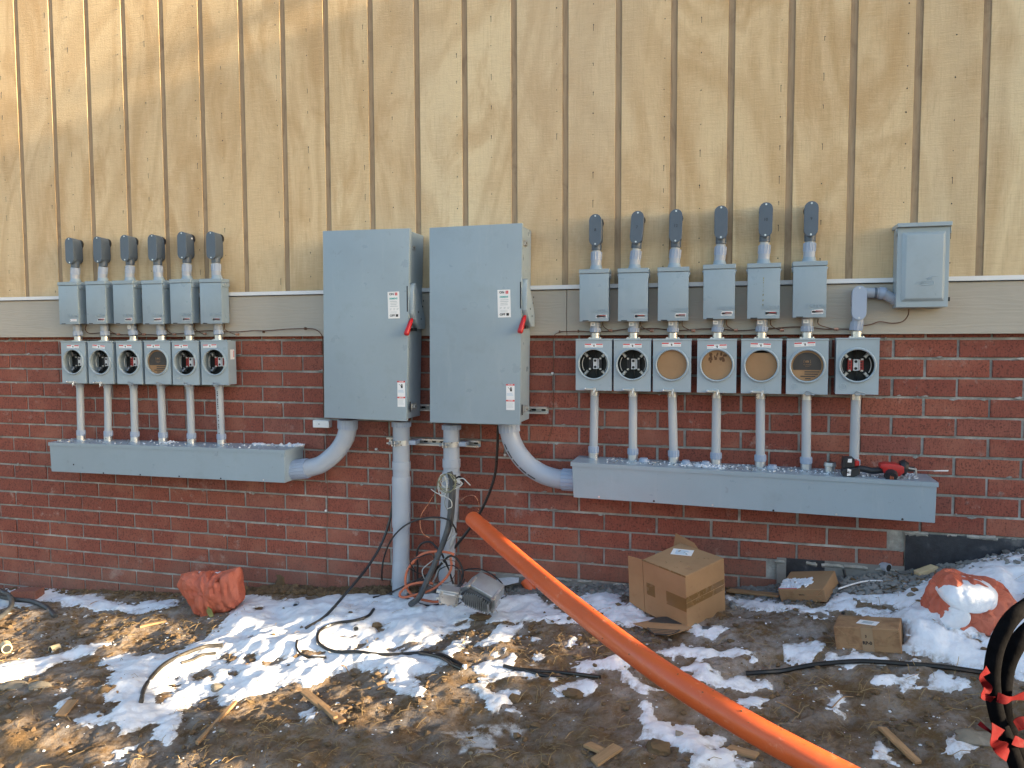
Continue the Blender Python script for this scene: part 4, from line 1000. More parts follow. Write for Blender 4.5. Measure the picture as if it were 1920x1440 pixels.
trR, ra, rb_, rc, rd = trough('wireway_trough', 'long grey wireway box under the right group with a saw lying on it', (1071, 866.5), (1758.5, 905), (1074, 932.5), (1755, 981), YT-.02,
    [(1123, 931.5, 1), (1226, 939.5, 0), (1336, 947, 1), (1450, 957, 0), (1568, 964.5, 1), (1692, 973.5, 0)])
def ztop(tr, x): a, b_ = (la, lb_) if tr == 'L' else (ra, rb_); return a.z+(b_.z-a.z)*(x-a.x)/(b_.x-a.x)+.001
RCL = -.062
# ---- risers from sockets down to the troughs
RL = [(150, 151.9), (201.9, 202.8), (250.6, 252.8), (302, 305.6), (356, 359), (411, 415.3)]
RR = [(1115, 1112.7), (1187, 1186.7), (1260, 1263.5), (1343.7, 1342.5), (1425.6, 1426), (1512, 1512), (1605, 1601.5)]
for side, L in (('L', RL), ('R', RR)):
    for i, (xt, xb) in enumerate(L):
        m = [q for q in soc if q[0] == side and q[1] == i][0][3]; zt = m.z-MH+.003
        tx, bx = at(xt, 722 if side == 'L' else 742, RCL).x, at(xb, 815 if side == 'L' else 850, RCL).x; zb = ztop(side, bx); H = zt-zb
        galv = (side == 'R' and i in (5, 6)) or (side == 'L' and i == 1)
        small_conduit('conduit', '%s grey conduit from meter socket down to the wireway, %s group' % ((ordL if side == 'L' else words+['seventh and rightmost'])[i], 'left' if side == 'L' else 'right'), tx, zt, zb,
                      [('connector', 0, .030, .029, 'galvanised'), ('coupling', .0305, .068, .0285, 'pvc_fitting'), ('top_connector', H-.036, H-.002, .0275, 'galvanised' if side == 'R' else 'pvc')],
                      'conduits from the %s sockets to the wireway' % ('left' if side == 'L' else 'right'), xb=bx, print_=(side == 'L' and i == 5), y=RCL)
# plastic caps, connector stub on the right trough
for k, (x, y, r_) in enumerate([(1207, 862, .028), (1286, 868, .026), (1323, 870, .026), (1448, 880, .028)]):
    Yq = PCL-.02; p = at(x, y, Yq); z = ztop('R', p.x)
    o = part('plastic_plug', B().tube([(0, 0, 0), (0, 0, .012)], r_, 18).tube([(0, 0, .0121), (0, 0, .020)], r_*.8, 18), 'pvc_fitting', None, smooth=True, loc=(p.x, Yq, z))
    tag(o, ['low grey plastic cap right of the second conduit on the right wireway', 'low grey plastic cap right of the third conduit on the right wireway', 'low grey plastic cap just left of the fourth conduit on the right wireway', 'low grey plastic cap right of the fifth conduit on the right wireway'][k], 'cap', 'plastic caps on the right wireway')
p = at(1556, 880, -.11); z = ztop('R', p.x)
t = thing('conduit_connector', 'empty metal conduit connector standing on the right wireway left of the saw', 'connector', (p.x, -.11, z))
part('base_ring', B().tube([(0, 0, 0), (0, 0, .030)], .026, 18), 'galvanised', t, smooth=True)
part('sleeve', B().tube([(0, 0, .031), (0, 0, .038), (0, 0, .052)], .029, 18, rs=[.031, .031, .027]), 'dull_metal', t, smooth=True)
part('bore', B().tube([(0, 0, .0521), (0, 0, .0530)], .021, 18), 'ink_black', t)
def knock(x, y, Y, tr, nm, lab, mat='galvanised', r_=.014):
    p = at(x, y, Y); z = ztop(tr, p.x); o = part(nm, B().tube([(0, 0, 0), (0, 0, .004)], r_, 14), mat, None, loc=(p.x, Y, z)); tag(o, lab, 'metal disc', 'knockout discs on the wireways'); return o
knock(112, 826.5, -.14, 'L', 'knockout_disc', 'loose metal disc at the far left end of the left wireway')
knock(128, 827, -.17, 'L', 'knockout_disc', 'loose metal disc in front of the first conduit on the left wireway')
knock(156, 827, -.10, 'L', 'knockout_disc', 'loose metal disc beside the first conduit on the left wireway')
knock(1226, 864, -.11, 'R', 'knockout_disc', 'loose metal disc right of the first plastic cap on the right wireway')
knock(1482, 884, -.13, 'R', 'knockout_disc', 'loose metal disc left of the sixth conduit on the right wireway')
# snow and grit lying on the troughs
def crumbs(name, n, tr, x0, x1, rmax, mat, y0=-.2, y1=-.01, pw=2):
    b = B()
    for k in range(n):
        xx = rnd.uniform(x0, x1); r_ = .002+rmax*rnd.random()**pw; vs, fs = lumps[rnd.randrange(24)]; z = ztop(tr, xx)+r_*.3; yy = rnd.uniform(y0, y1)
        b.add([(xx+r_*p[0], yy+r_*p[1], z+r_*p[2]) for p in vs], fs)
    o = part(name, b, mat, smooth=True); o['kind'] = 'stuff'
crumbs('snow_crumbs', 150, 'L', .4, 2.2, .006, 'snow'); crumbs('snow_crumbs', 60, 'L', 1.95, 2.30, .018, 'snow', -.08, -.02, 1); crumbs('snow_crumbs', 30, 'L', 2.20, 2.31, .02, 'snow', -.10, -.03, .8)
crumbs('snow_crumbs', 26, 'L', 1.25, 1.34, .010, 'snow', -.12, -.04, 1)
crumbs('snow_crumbs', 420, 'R', 4.3, 5.6, .005, 'snow'); crumbs('snow_crumbs', 130, 'R', 4.72, 4.95, .008, 'snow', -.2, -.08); crumbs('snow_crumbs', 300, 'R', 5.62, 5.90, .006, 'snow', -.2, -.02)
crumbs('grit', 260, 'R', 4.3, 5.9, .004, 'gravel_stone'); crumbs('grit', 120, 'L', .4, 2.2, .003, 'gravel_stone')

# ---- the two tall disconnects
def disconnect(label, TL, TR, BR, BL, stickers, handle, yb=-.042):
    Yd, Yb = -.262, -.232
    a, b_, c, d = at(*TL, Yd), at(*TR, Yd), at(*BR, Yd), at(*BL, Yd)
    o = Vector(((a.x+b_.x)/2, 0, (c.z+d.z)/2)); t = thing('disconnect_switch', label, 'disconnect switch', o, 'tall grey disconnect switches')
    q = [(v.x-o.x, v.z-o.z) for v in (d, c, b_, a)]
    part('door', B().prism(q, Yd, Yb), 'grey_enamel', t, bevel=.0035, seg=2, smooth=True)
    iq = [(q[0][0]+.006, q[0][1]+.012), (q[1][0]-.004, q[1][1]+.012), (q[2][0]-.004, q[2][1]-.014), (q[3][0]+.006, q[3][1]-.014)]
    part('body', B().prism(iq, Yb+.0005, yb), 'grey_enamel', t, bevel=.003, smooth=True)
    xr = (q[1][0]+q[2][0])/2; 
    # operating mechanism housing on the right side
    zt, zb = at(775, handle[0], -.2).z-o.z, at(785, handle[1], -.1).z-o.z
    pr_ = [(-.250, zt-.05), (-.235, zt-.012), (-.215, zt), (-.19, zt-.03), (-.12, zt-.13), (-.075, zt-.2), (-.075, zb), (-.16, zb), (-.20, zb+.03), (-.250, zb+.09)]
    hb = B(); n = len(pr_); X0_, X1_ = xr+.0015, xr+.032
    hb.add([(X0_, y, z) for y, z in pr_]+[(X1_, y, z) for y, z in pr_], [tuple(range(n)), tuple(range(2*n-1, n-1, -1))]+[(i, (i+1) % n, n+(i+1) % n, n+i) for i in range(n)])
    part('operator_housing', hb, 'light_enamel', t, bevel=.002, smooth=True)
    part('operator_slot', B().box(xr-.006, xr+.001, -.2625, -.2615, zb+.10, zt-.02), 'ink_black', t)
    bl = B()
    for yy, zz in ((-.10, zb+.17), (-.115, zb+.135), (-.18, zb+.10), (-.14, zb+.06)): bl.cyl((X1_-.0005, yy, zz), (X1_+.0015, yy, zz), .006, 8)
    bl.box(X0_, X0_+.02, -.235, -.18, zb-.012, zb+.006); part('operator_bolts', bl, 'ink_black', t)
    hz = zb+.055
    part('handle', B().tube([(xr+.017, -.240, hz+.004), (xr+.014, -.262, hz-.022), (xr+.003, -.292, hz-.083), (xr+.002, -.296, hz-.092)], .016, 10, rs=[.009, .013, .017, .013]), 'red_plastic', t, bevel=.002, smooth=True)
    # latches
    for nm, zz in (('latch', q[2][1]-.105), ('latch', q[1][1]+.085)):
        lt = B().box(xr-.001, xr+.004, -.232, -.15, zz-.02, zz+.02).box(xr+.0042, xr+.016, -.21, -.17, zz-.012, zz+.012); part(nm, lt, 'dull_metal', t, bevel=.001)
        part('latch_slot', B().box(xr-.003, xr+.0022, -.244, -.236, zz-.03, zz+.03).cyl((xr+.016, -.20, zz), (xr+.018, -.20, zz), .006, 8), 'ink_black', t)
    # ON / OFF label
    (x0, y0, x1, y1), (u0, v0, u1, v1) = stickers; ys = Yd-.0004
    A_, B_ = at(x0, y0, Yd)-o, at(x1, y1, Yd)-o; w, h = B_.x-A_.x, A_.z-B_.z; cx, cz = (A_.x+B_.x)/2, (A_.z+B_.z)/2
    s = B(); rect(s, -w/2, w/2, -h/2, h/2, 0, 0); rect(s, w*.14, w*.34, h*.355, h*.46, -.0006, 1); rect(s, w*.16, w*.36, -h*.44, -h*.345, -.0006, 2)
    rect(s, w*.225, w*.255, h*.375, h*.44, -.0013, 0)
    for k in range(4): rect(s, -w*.30+rnd.uniform(0, .03)*w, w*.30+rnd.uniform(-.05, .05)*w, h*(.135-.06*k)-.0018, h*(.135-.06*k)+.0014, -.0006, 3)
    for k, xx in enumerate((-.34, -.04, .24)):
        rect(s, w*xx, w*(xx+.17), -h*.145, -h*.13, -.0006, 3); rect(s, w*xx, w*(xx+.13), -h*.185, -h*.17, -.0006, 3)
    for k in range(3): rect(s, -w*.3, w*.26, -h*(.24+.03*k)-.001, -h*(.24+.03*k), -.0006, 3)
    lab = part('switch_label', s, ['sticker_white', 'sticker_red', 'ink_black', 'sticker_grey'], t, loc=(cx, ys, cz)); lab.rotation_euler.y = -.02
    text('ON', h*.085, 'ink_black', lab, (-w*.16, -.001, h*.405), bold=True); text('OFF', h*.085, 'ink_black', lab, (-w*.14, -.001, -h*.395), bold=True)
    text('SIEMENS', h*.062, 'sticker_teal', lab, (0, -.001, h*.24), bold=True)
    A_, B_ = at(u0, v0, Yd)-o, at(u1, v1, Yd)-o; w, h = B_.x-A_.x, A_.z-B_.z; cx, cz = (A_.x+B_.x)/2, (A_.z+B_.z)/2
    s = B(); rect(s, -w/2, w/2, -h/2, h/2, 0, 0); rect(s, -w/2, w/2, h*.44, h*.5, -.0006, 1); rect(s, -w/2, w/2, -h*.17, -h*.11, -.0006, 1)
    for k in range(3): rect(s, -w*.42, w*(.25+.05*k), h*(.13-.035*k), h*(.14-.035*k), -.0006, 2)
    for k in range(6): rect(s, -w*.42, w*rnd.uniform(.2, .4), -h*(.23+.035*k), -h*(.222+.035*k), -.0006, 4)
    hand_icon(s, w*.08, h*.30, w*.52, -.0006, 3)
    wl_ = part('warning_sticker', s, ['sticker_white', 'sticker_red', 'sticker_blue', 'ink_black', 'sticker_grey'], t, loc=(cx, ys, cz))
    text('DANGER', h*.035, 'sticker_white', wl_, (0, -.0010, h*.47), bold=True); text('DANGER', h*.035, 'sticker_white', wl_, (0, -.0010, -h*.14), bold=True)
    return t
disconnect('tall grey disconnect switch box, the left one of the two', (605, 433), (768, 428), (762, 790), (608, 783), ((727, 547, 749.5, 597), (745, 714, 760, 763)), (531, 617))
disconnect('tall grey disconnect switch box, the right one of the two', (805, 427), (979, 418), (975, 797), (806, 792), ((933, 543.5, 957.5, 595), (949, 720, 965, 769)), (528, 614))

# ---- struts
def strut(label, xa, ya, xb, yb_, n_s):
    a, b_ = at(xa, ya, -.04), at(xb, yb_, -.04); L = b_.x-a.x; z = (a.z+b_.z)/2; t = thing('strut_channel', label, 'strut', (a.x, 0, z)); h = .0205
    part('channel', B().box(0, L, -.006, -.003, -h, h).box(0, L, -.041, -.0061, h-.0025, h).box(0, L, -.041, -.0061, -h, -h+.0025).box(0, L, -.0435, -.0412, h-.010, h).box(0, L, -.0435, -.0412, -h, -h+.010), 'galvanised', t)
    for k in range(n_s):
        cx = .03+(L-.06)*k/(n_s-1); part('slot', B().prism([(cx+z_, x_) for x_, z_ in stadium(.013, .028, 5)], -.0068, -.0061), 'ink_black', t)
    return t
strut('slotted metal strut channel behind the two upright pipes', 725, 827, 898, 832, 11)
strut('slotted metal strut channel behind the disconnect boxes, its right end showing', 782, 765, 1026, 769, 14)

# ---- big pipes
def big_pipe(label, pts, r, sleeves, name='conduit_pipe', Y=-.115, mat='pvc'):
    P = [at(x, y, Y) for x, y in pts]; t = thing(name, label, 'pipe', P[-1]); o = P[-1]
    Q = [p-o for p in P]; part('pipe', B().tube(Q, r, 28), mat, t, smooth=True)
    def on(y):
        for (p, q, (x0, y0), (x1, y1)) in zip(Q[:-1], Q[1:], pts[:-1], pts[1:]):
            if y0 <= y <= y1: return p+(q-p)*((y-y0)/(y1-y0))
        return Q[-1]
    for nm, y0, y1, r0, r1, m_ in sleeves:
        a, b_ = on(y0), on(y1); bb = B().tube([a, a+(b_-a)*.04, a+(b_-a)*.96, b_], r0, 28, rs=[r0-.002, r0, r1, r1-.002])
        if nm == 'adapter':
            for k in range(18):
                an = 2*math.pi*k/18; v = Vector((r0*math.cos(an), r0*math.sin(an), 0)); bb.tube([a+v*.99, b_+v*.99], .004, 4)
        part(nm, bb, m_, t, smooth=True)
    return t, on, o
bp1, on1, o1 = big_pipe('straight thick grey pipe from the left disconnect down to the ground', [(752.5, 790), (752.5, 1000), (751, 1120)], .052,
    [('adapter', 791, 800, .057, .057, 'pvc_fitting'), ('coupling', 864, 880, .057, .057, 'pvc'), ('sleeve', 893, 988, .0575, .0575, 'pvc'), ('bell', 1050, 1092, .052, .0565, 'pvc')])
bp2, on2, o2 = big_pipe('leaning thick grey pipe from the right disconnect down to the ground', [(846.5, 796), (846.5, 880), (840, 1000), (836, 1125)], .049,
    [('adapter', 797, 805, .055, .055, 'pvc_fitting'), ('coupling', 860, 876, .0545, .0545, 'pvc'), ('sleeve', 884, 975, .055, .053, 'pvc')])
for on_, o_, y, r_, lab in ((on1, o1, 829, .054, 'metal strap clamp holding the straight thick pipe to the strut'), (on2, o2, 832, .051, 'metal strap clamp holding the leaning thick pipe to the strut')):
    c = on_(y)+o_; t = thing('pipe_clamp', lab, 'clamp', c)
    part('strap', B().tube([(0, 0, -.016), (0, 0, .016)], r_, 28), 'galvanised', t, smooth=True)
    part('ear', B().box(-.030, -.024, -r_-.028, -r_+.012, -.016, .016).box(-.012, -.006, -r_-.028, -r_+.004, -.016, .016), 'galvanised', t, bevel=.001)
    part('bolt', B().cyl((-.045, -r_-.014, 0), (.010, -r_-.014, 0), .005, 8).cyl((-.052, -r_-.014, 0), (-.045, -r_-.014, 0), .010, 6), 'dull_metal', t)
    part('side_foot', B().box(r_-.006, r_+.040, -.004, .07, -.014, .014), 'pvc_fitting', t, bevel=.003)
def elbow(label, pts, r, cuffs):
    P = spline([at(x, y, Y) for x, y, Y in pts], 8); o = P[0].copy(); t = thing('elbow_pipe', label, 'pipe', o); Q = [p-o for p in P]
    part('pipe', B().tube(Q, r, 28), 'pvc', t, smooth=True)
    for i0, i1, rr in cuffs:
        seg_ = Q[i0:i1] if i1 else Q[i0:]
        bb = B().tube(seg_, rr, 28); a, b_ = seg_[0], seg_[-1]; d = (b_-a).normalized(); u = d.orthogonal().normalized(); v = d.cross(u)
        for k in range(18): an = 2*math.pi*k/18; w_ = (u*math.cos(an)+v*math.sin(an))*rr*.99; bb.tube([a+w_, b_+w_], .0035, 4)
        part('adapter', bb, 'pvc_fitting', t, smooth=True)
    return t, Q
elbow('thick grey elbow pipe from the left disconnect round to the left wireway', [(652, 787, -.12), (652, 801, -.12), (647, 822, -.12), (631, 847, -.12), (605, 869, -.12), (584, 876.5, -.12), (568, 879.5, -.12), (548, 881, -.12)], .056, [(0, 10, .0605), (-14, None, .061)])
te, Q = elbow('thick grey elbow pipe from the right disconnect round to the right wireway, with black print', [(954, 794, -.12), (955.5, 810, -.12), (960.5, 829, -.12), (973, 852, -.12), (992, 873, -.12), (1016, 888.5, -.12), (1042, 897, -.12), (1062, 899.5, -.12), (1082, 900.5, -.12)], .056, [(0, 9, .0605), (-12, None, .061)])
b = B()
for k in range(16, 40):
    if k % 5 == 4: continue
    p, d = Q[k], (Q[k+1]-Q[k-1]).normalized(); nrm = Vector((-abs(d.z), 0, -abs(d.x))).normalized()*.6+Vector((0, -.8, 0)); nrm.normalize()
    c = p+nrm*.0562; s_ = d*.007; u = nrm.cross(d).normalized()*.005; b.add([c-s_-u, c+s_-u, c+s_+u, c-s_+u], [(0, 1, 2, 3)])
part('print_marks', b, 'ink_black', te)

# ---- generator disconnect at the right with its conduit
Yg = -.165
a, b_, c, d = at(1684.8, 418, Yg), at(1783.5, 416, Yg), at(1778.3, 576.5, Yg), at(1681, 576, Yg)
o = Vector(((a.x+b_.x)/2, 0, (c.z+d.z)/2)); gb = thing('meter_main_box', 'light grey box with raised panel and embossed bird emblem at the right', 'electrical box', o)
w, h = (b_.x-a.x)/2, (a.z+b_.z)/2-o.z
part('body', B().box(-w+.004, w-.004, -.150, -.032, 0, h-.004), 'light_enamel', gb, bevel=.003, smooth=True)
part('cover', B().box(-w, w, Yg+.012, -.1502, .002, h-.022), 'light_enamel', gb, bevel=.003, smooth=True)
rp_ = B(); x0, x1, z0, z1 = -w+.022, w-.018, .030, h-.045
rp_.add([(x0, Yg+.0118, z0), (x1, Yg+.0118, z0), (x1, Yg+.0118, z1), (x0, Yg+.0118, z1), (x0+.016, Yg-.004, z0+.014), (x1-.012, Yg-.004, z0+.014), (x1-.012, Yg-.004, z1-.012), (x0+.016, Yg-.004, z1-.012)], [(4, 5, 6, 7), (0, 1, 5, 4), (1, 2, 6, 5), (2, 3, 7, 6), (3, 0, 4, 7)])
part('raised_panel', rp_, 'light_enamel', gb, bevel=.004, seg=2, smooth=True)
part('hood', B().box(-w-.005, w+.005, Yg-.008, -.032, h-.020, h).box(-w-.005, -w-.001, Yg+.01, -.10, h-.055, h-.0205).box(w+.001, w+.005, Yg+.01, -.10, h-.055, h-.0205), 'light_enamel', gb, bevel=.003, smooth=True)
part('screws', B().cyl((-w-.009, -.135, h-.035), (-w-.005, -.135, h-.035), .006, 8).cyl((-.02, -.09, h), (-.02, -.09, h+.005), .006, 8).cyl((.05, -.09, h), (.05, -.09, h+.005), .006, 8), 'galvanised', gb)
part('latch', B().box(w+.0, w+.010, -.145, -.12, .03, .05), 'ink_black', gb)
em = B(); yy = Yg-.0042; ex, ez = .012, .115
em.tube(spline([(ex-.045, yy, ez), (ex-.032, yy, ez+.014), (ex+.02, yy, ez+.016), (ex+.035, yy, ez+.012), (ex+.032, yy, ez-.004), (ex-.02, yy, ez-.004), (ex-.045, yy, ez)], 4), .0016, 5)
em.tube(spline([(ex+.012, yy, ez+.034), (ex+.020, yy, ez+.026), (ex+.030, yy, ez+.036), (ex+.048, yy, ez+.038)], 4), .0022, 5).tube(spline([(ex+.004, yy, ez+.030), (ex+.014, yy, ez+.023), (ex+.028, yy, ez+.026)], 4), .0022, 5)
part('embossed_bird', em, 'light_enamel', gb, smooth=True)
text('Milbank', .011, 'light_enamel', gb, (ex-.002, yy, ez+.006), .0008, 'embossed_lettering', True)
t, c_, h_ = conduit_body('conduit_outlet', 'lighter grey conduit fitting above the rightmost meter socket, left of the square box', 1611.5, 535.7, 600, -.125, .085, mat='pvc_fitting', group=None, back=False)
m7 = [q for q in soc if q[0] == 'R' and q[1] == 6][0][3]
small_conduit('conduit_riser', 'short grey conduit joining the lighter fitting to the rightmost meter socket', c_.x-.003, c_.z-h_/2-.01, m7.z+.0345, [('coupling', .004, .05, .0295, 'pvc_fitting')], xb=m7.x-.004)
P = spline([at(1618, 549, -.08), at(1634, 549, -.08), at(1648, 549.5, -.08), at(1658, 551, -.08), at(1668, 557, -.08), at(1681, 562, -.08)], 6); o = P[0].copy(); t = thing('offset_conduit', 'grey offset conduit running from the lighter fitting to the square box', 'conduit', o)
part('pipe', B().tube([p-o for p in P], .026, 20), 'pvc', t, smooth=True); part('collar', B().tube([p-o for p in P[12:19]], .032, 20), 'pvc_fitting', t, smooth=True); part('band', B().tube([p-o for p in P[8:11]], .028, 20), 'pvc_dark', t, smooth=True)
part('end_collar', B().tube([p-o for p in P[-4:]], .032, 20), 'pvc', t, smooth=True)

# ---- small white junction box with wire, nail clips, copper ground wires
p = at(602, 795, -.04); t = thing('junction_box', 'small white plastic box on the brick left of the left disconnect', 'junction box', (p.x, 0, p.z))
part('shell', B().box(-.058, .058, -.045, 0, -.024, .024), 'white_paint', t, bevel=.003, smooth=True); part('screw', B().cyl((-.012, -.0465, 0), (-.012, -.045, 0), .005, 8), 'dull_metal', t)
W_ = -.012
def wire(label, pts, r=.0022, mat='copper_wire', name='wire', grp=None): return cable(pts, r, mat, name, label, 'wire', grp, 5, 6)
wire('thin brown wire hanging from the small white box down the brick to the ground', [(610, 803, W_), (612, 820, W_), (614, 880, W_), (614, 955, W_), (613, 1000, W_), (613, 1060, W_), (614, 1110, W_)], .0016)
wire('curved bare wire looping from the left elbow pipe up to the white box', [(611, 803, -.02), (618, 822, -.03), (635, 836, -.02), (650, 838, W_), (690, 841, W_), (735, 843, W_), (800, 846, W_), (850, 847, W_), (900, 848, W_), (960, 851, W_), (1010, 852, W_), (1024, 838, W_), (1030, 818, W_), (1036, 790, W_), (1038, 700, W_), (1037, 645, -.03), (1040, 628, -.05), (1052, 622, -.05)], .0020)
yw = -.062
wire('brown ground wire strung under the left breaker boxes to the disconnect', [(162, 609, -.09), (160, 618, yw), (168, 625, yw), (190, 624, yw), (210, 625, yw), (222, 627, yw), (250, 628, yw), (270, 627, yw), (300, 628, yw), (330, 626, yw), (352, 624, yw), (375, 621, yw), (395, 620, yw), (420, 622, yw), (450, 622, yw), (475, 620, yw), (500, 620, yw), (540, 617, yw), (575, 616, yw), (592, 618, yw), (603, 628, yw), (606, 645, -.02), (606, 700, -.02), (607, 780, -.02)], .0032)
wire('brown ground wire strung under the right breaker boxes', [(1052, 622, yw), (1085, 621, yw), (1110, 622, yw), (1145, 621, yw), (1175, 617, yw), (1200, 617, yw), (1230, 616, yw), (1270, 620, yw), (1310, 617, yw), (1350, 617, yw), (1385, 620, yw), (1420, 618, yw), (1460, 615, yw), (1490, 613, yw), (1520, 614, yw), (1545, 617, yw), (1572, 617, yw), (1598, 617, yw)], .0032)
wire('brown wire from the offset box curving down to the rightmost fitting', [(1704, 580, -.10), (1702, 592, -.07), (1692, 603, yw), (1672, 606, yw), (1650, 603, yw), (1634, 608, yw), (1618, 611, yw)], .0032)
for k, (x, y, lx) in enumerate([(207, 610, 222), (261, 610, 270), (315, 610, 327), (369, 609, 384), (425, 610, 445), (1134, 603, 1145), (1205, 603, 1222), (1283, 603, 1300), (1366, 602, 1380), (1449, 602, 1466), (1538, 600, 1568)]):
    wire('short brown bond wire under the %s breaker box of the %s group' % ((ordL[k] if k < 5 else ordL[k-5]), 'left' if k < 5 else 'right'), [(x-4, y-2, -.07), (x-3, y+8, yw), ((x+lx)/2-2, y+14, yw), (lx, y+18, yw)], .0026, grp='short bond wires under the breaker boxes')
    q = at(lx, y+17, yw-.004); o = part('split_bolt', B().tube([(-.010, 0, 0), (.010, 0, .0)], .0075, 8), 'copper_new', None, smooth=True, loc=q); tag(o, 'small copper clamp on the ground wire below the %s breaker box, %s group' % ((ordL[k] if k < 5 else ordL[k-5]), 'left' if k < 5 else 'right'), 'clamp', 'copper clamps on the ground wires')
for x, y, l in [(496, 622, 'small wire staple on the trim, first right of the left group'), (574, 616, 'small wire staple on the trim just left of the left disconnect'), (1050, 622, 'small wire staple on the trim just right of the right disconnect'), (1085, 621, 'small wire staple on the trim above the leftmost right-group socket')]:
    q = at(x, y, -.046); o = part('wire_staple', B().box(-.002, .002, -.022, .003, -.008, .008), 'copper_wire', None, loc=q); tag(o, l, 'staple', 'wire staples on the trim board')
for k, (x, y, l) in enumerate([(613, 957, 'white cable clip on the wire left of the straight pipe'), (707, 842, 'white cable clip on the brick left of the straight pipe'), (948, 852, 'white cable clip on the brick left of the right elbow pipe'), (1037, 700, 'white cable clip on the wire beside the right disconnect')]):
    q = at(x, y, -.003); t = thing('cable_clip', l, 'clip', q, 'cable clips on the brick wall'); part('hook', B().box(-.008, .006, -.018, .0, -.006, .007), 'white_paint', t, bevel=.002); part('nail', B().cyl((.006, -.006, -.002), (.016, -.016, -.006), .0025, 6), 'dull_metal', t)

# ---- cables at the two big pipes
cable([(739, 795, -.06), (738, 860, -.06), (738, 920, -.06), (732, 970, -.08), (715, 1020, -.14), (690, 1062, -.25), (655, 1105, -.40), (610, 1155, -.55), (573, 1188, None)], .0085, 'black_rubber', 'black_cable', 'black cable hanging left of the straight pipe and slanting onto the snow')
cable([(934, 798, -.08), (932, 850, -.08), (928, 890, -.08), (915, 930, -.09), (895, 970, -.10), (870, 1005, -.11), (845, 1035, -.12)], .0085, 'black_rubber', 'black_cable', 'black cable curving down from the right disconnect behind the orange pipe end')
cable([(843, 885, -.19), (848, 905, -.20), (846, 940, -.21), (842, 980, -.23), (832, 1015, -.26), (818, 1050, -.29), (800, 1090, -.34), (786, 1120, -.40), (770, 1145, None)], .017, 'grey_cable', 'thick_cable', 'thick grey-black cable hanging over the leaning pipe down to the snow', n=12)
cable([(852, 890, -.19), (851, 930, -.20), (847, 975, -.21), (838, 1005, -.24)], .011, 'grey_cable', 'thick_cable', 'second dark cable strapped beside the thick one on the leaning pipe', n=10)
def loop(cx, cy, rx, ry, Y, a0, a1, n, dy=0): return [(cx+rx*math.cos(a0+(a1-a0)*k/n), cy+ry*math.sin(a0+(a1-a0)*k/n), Y+dy*k/n) for k in range(n+1)]
for k, (cx, cy, rx, ry, Y, m, lab) in enumerate([(846, 905, 20, 8, -.20, 'white_wire', 'pale tie wire wound round the cables on the leaning pipe'), (838, 903, 17, 14, -.215, 'olive_wire', 'olive tie wire wound in a small hank on the leaning pipe'), (830, 907, 9, 16, -.21, 'white_wire', 'pale wire hank at the left of the cable bundle'), (860, 901, 10, 7, -.18, 'black_rubber', 'black wire knot at the right of the cable bundle')]):
    pts = []
    for q in range(3): pts += [(x+rnd.uniform(-2, 2), y+rnd.uniform(-2, 2)+q*1.5, Yq-.004*q) for x, y, Yq in loop(cx, cy, rx*(1-.06*q), ry*(1+.12*q), Y, 0, 6.28, 9)]
    wire(lab, pts, .0028, m)
wire('pale wire end curling right of the cable bundle', [(858, 899, -.2), (868, 897, -.2), (876, 904, -.21), (882, 910, -.21)], .0030, 'white_wire')
wire('copper wire bowing left from the cable bundle to a free end', [(815, 925, -.2), (803, 945, -.2), (790, 965, -.19), (788, 985, -.18), (793, 1000, -.18), (805, 1008, -.18)], .0022, 'copper_new')
wire('copper wire curling right of the leaning pipe', [(864, 938, -.12), (876, 930, -.12), (890, 930, -.11), (898, 945, -.10), (896, 960, -.10)], .0020, 'copper_new')
wire('white wire arching over the thick cable', [(808, 917, -.2), (818, 924, -.215), (832, 930, -.23), (845, 938, -.23), (847, 950, -.23), (838, 954, -.24)], .0026, 'white_wire')
wire('thin dark wire hanging across the leaning pipe', [(838, 925, -.2), (834, 945, -.2), (843, 965, -.22), (849, 990, -.2), (842, 1010, -.2), (830, 1020, -.21)], .0018, 'olive_wire')
wire('thin frayed wires hanging left of the cable bundle', [(820, 905, -.2), (817, 925, -.19), (818, 945, -.19), (819, 955, -.18)], .0020, 'olive_wire')
cable([(717, 1095, None), (716, 1075, -.15), (720, 1045, -.16), (735, 1010, -.18), (760, 985, -.20), (790, 973, -.22), (820, 970, -.24), (842, 976, -.25), (853, 990, -.24), (856, 1002, -.23)], .0052, 'black_rubber', 'coax_cable', 'thin black coax arching in front of both pipes to a silver connector')
t = thing('coax_connector', 'silver in-line coax connector hanging beside the leaning pipe', 'connector', at(850, 1012, -.28))
o = at(850, 1012, -.28); a_ = at(856, 1000, -.28)-o; b2 = at(843, 1032, -.28)-o
part('barrel', B().tube([a_, a_*.6, a_*.5, b2*.1, b2*.5, b2*.6, b2], .008, 10, rs=[.006, .006, .011, .011, .012, .007, .007]), 'dull_metal', t, smooth=True)
cable([(843, 1032, -.23), (836, 1045, -.24), (826, 1060, -.25), (818, 1078, -.27), (812, 1092, -.28)], .006, 'dull_metal', 'coax_cable', 'silver-grey coax running from the connector to the splitter')
cable([(783, 1060, -.2), (782, 1035, -.2), (790, 1020, -.2), (806, 1016, -.2), (818, 1026, -.2), (828, 1038, -.22), (838, 1060, -.24), (850, 1095, -.28)], .0065, 'black_rubber', 'black_cable', 'black cable arch rising between the two thick pipes')
cable([(783, 1060, -.2), (783, 1080, -.2), (785, 1090, -.2), (800, 1082, -.24), (820, 1065, -.26), (838, 1046, -.26), (850, 1043, -.25), (862, 1055, -.24), (868, 1075, -.25), (862, 1095, -.27), (852, 1108, None)], .0065, 'black_rubber', 'black_cable', 'black cable bending round at the foot of the leaning pipe')
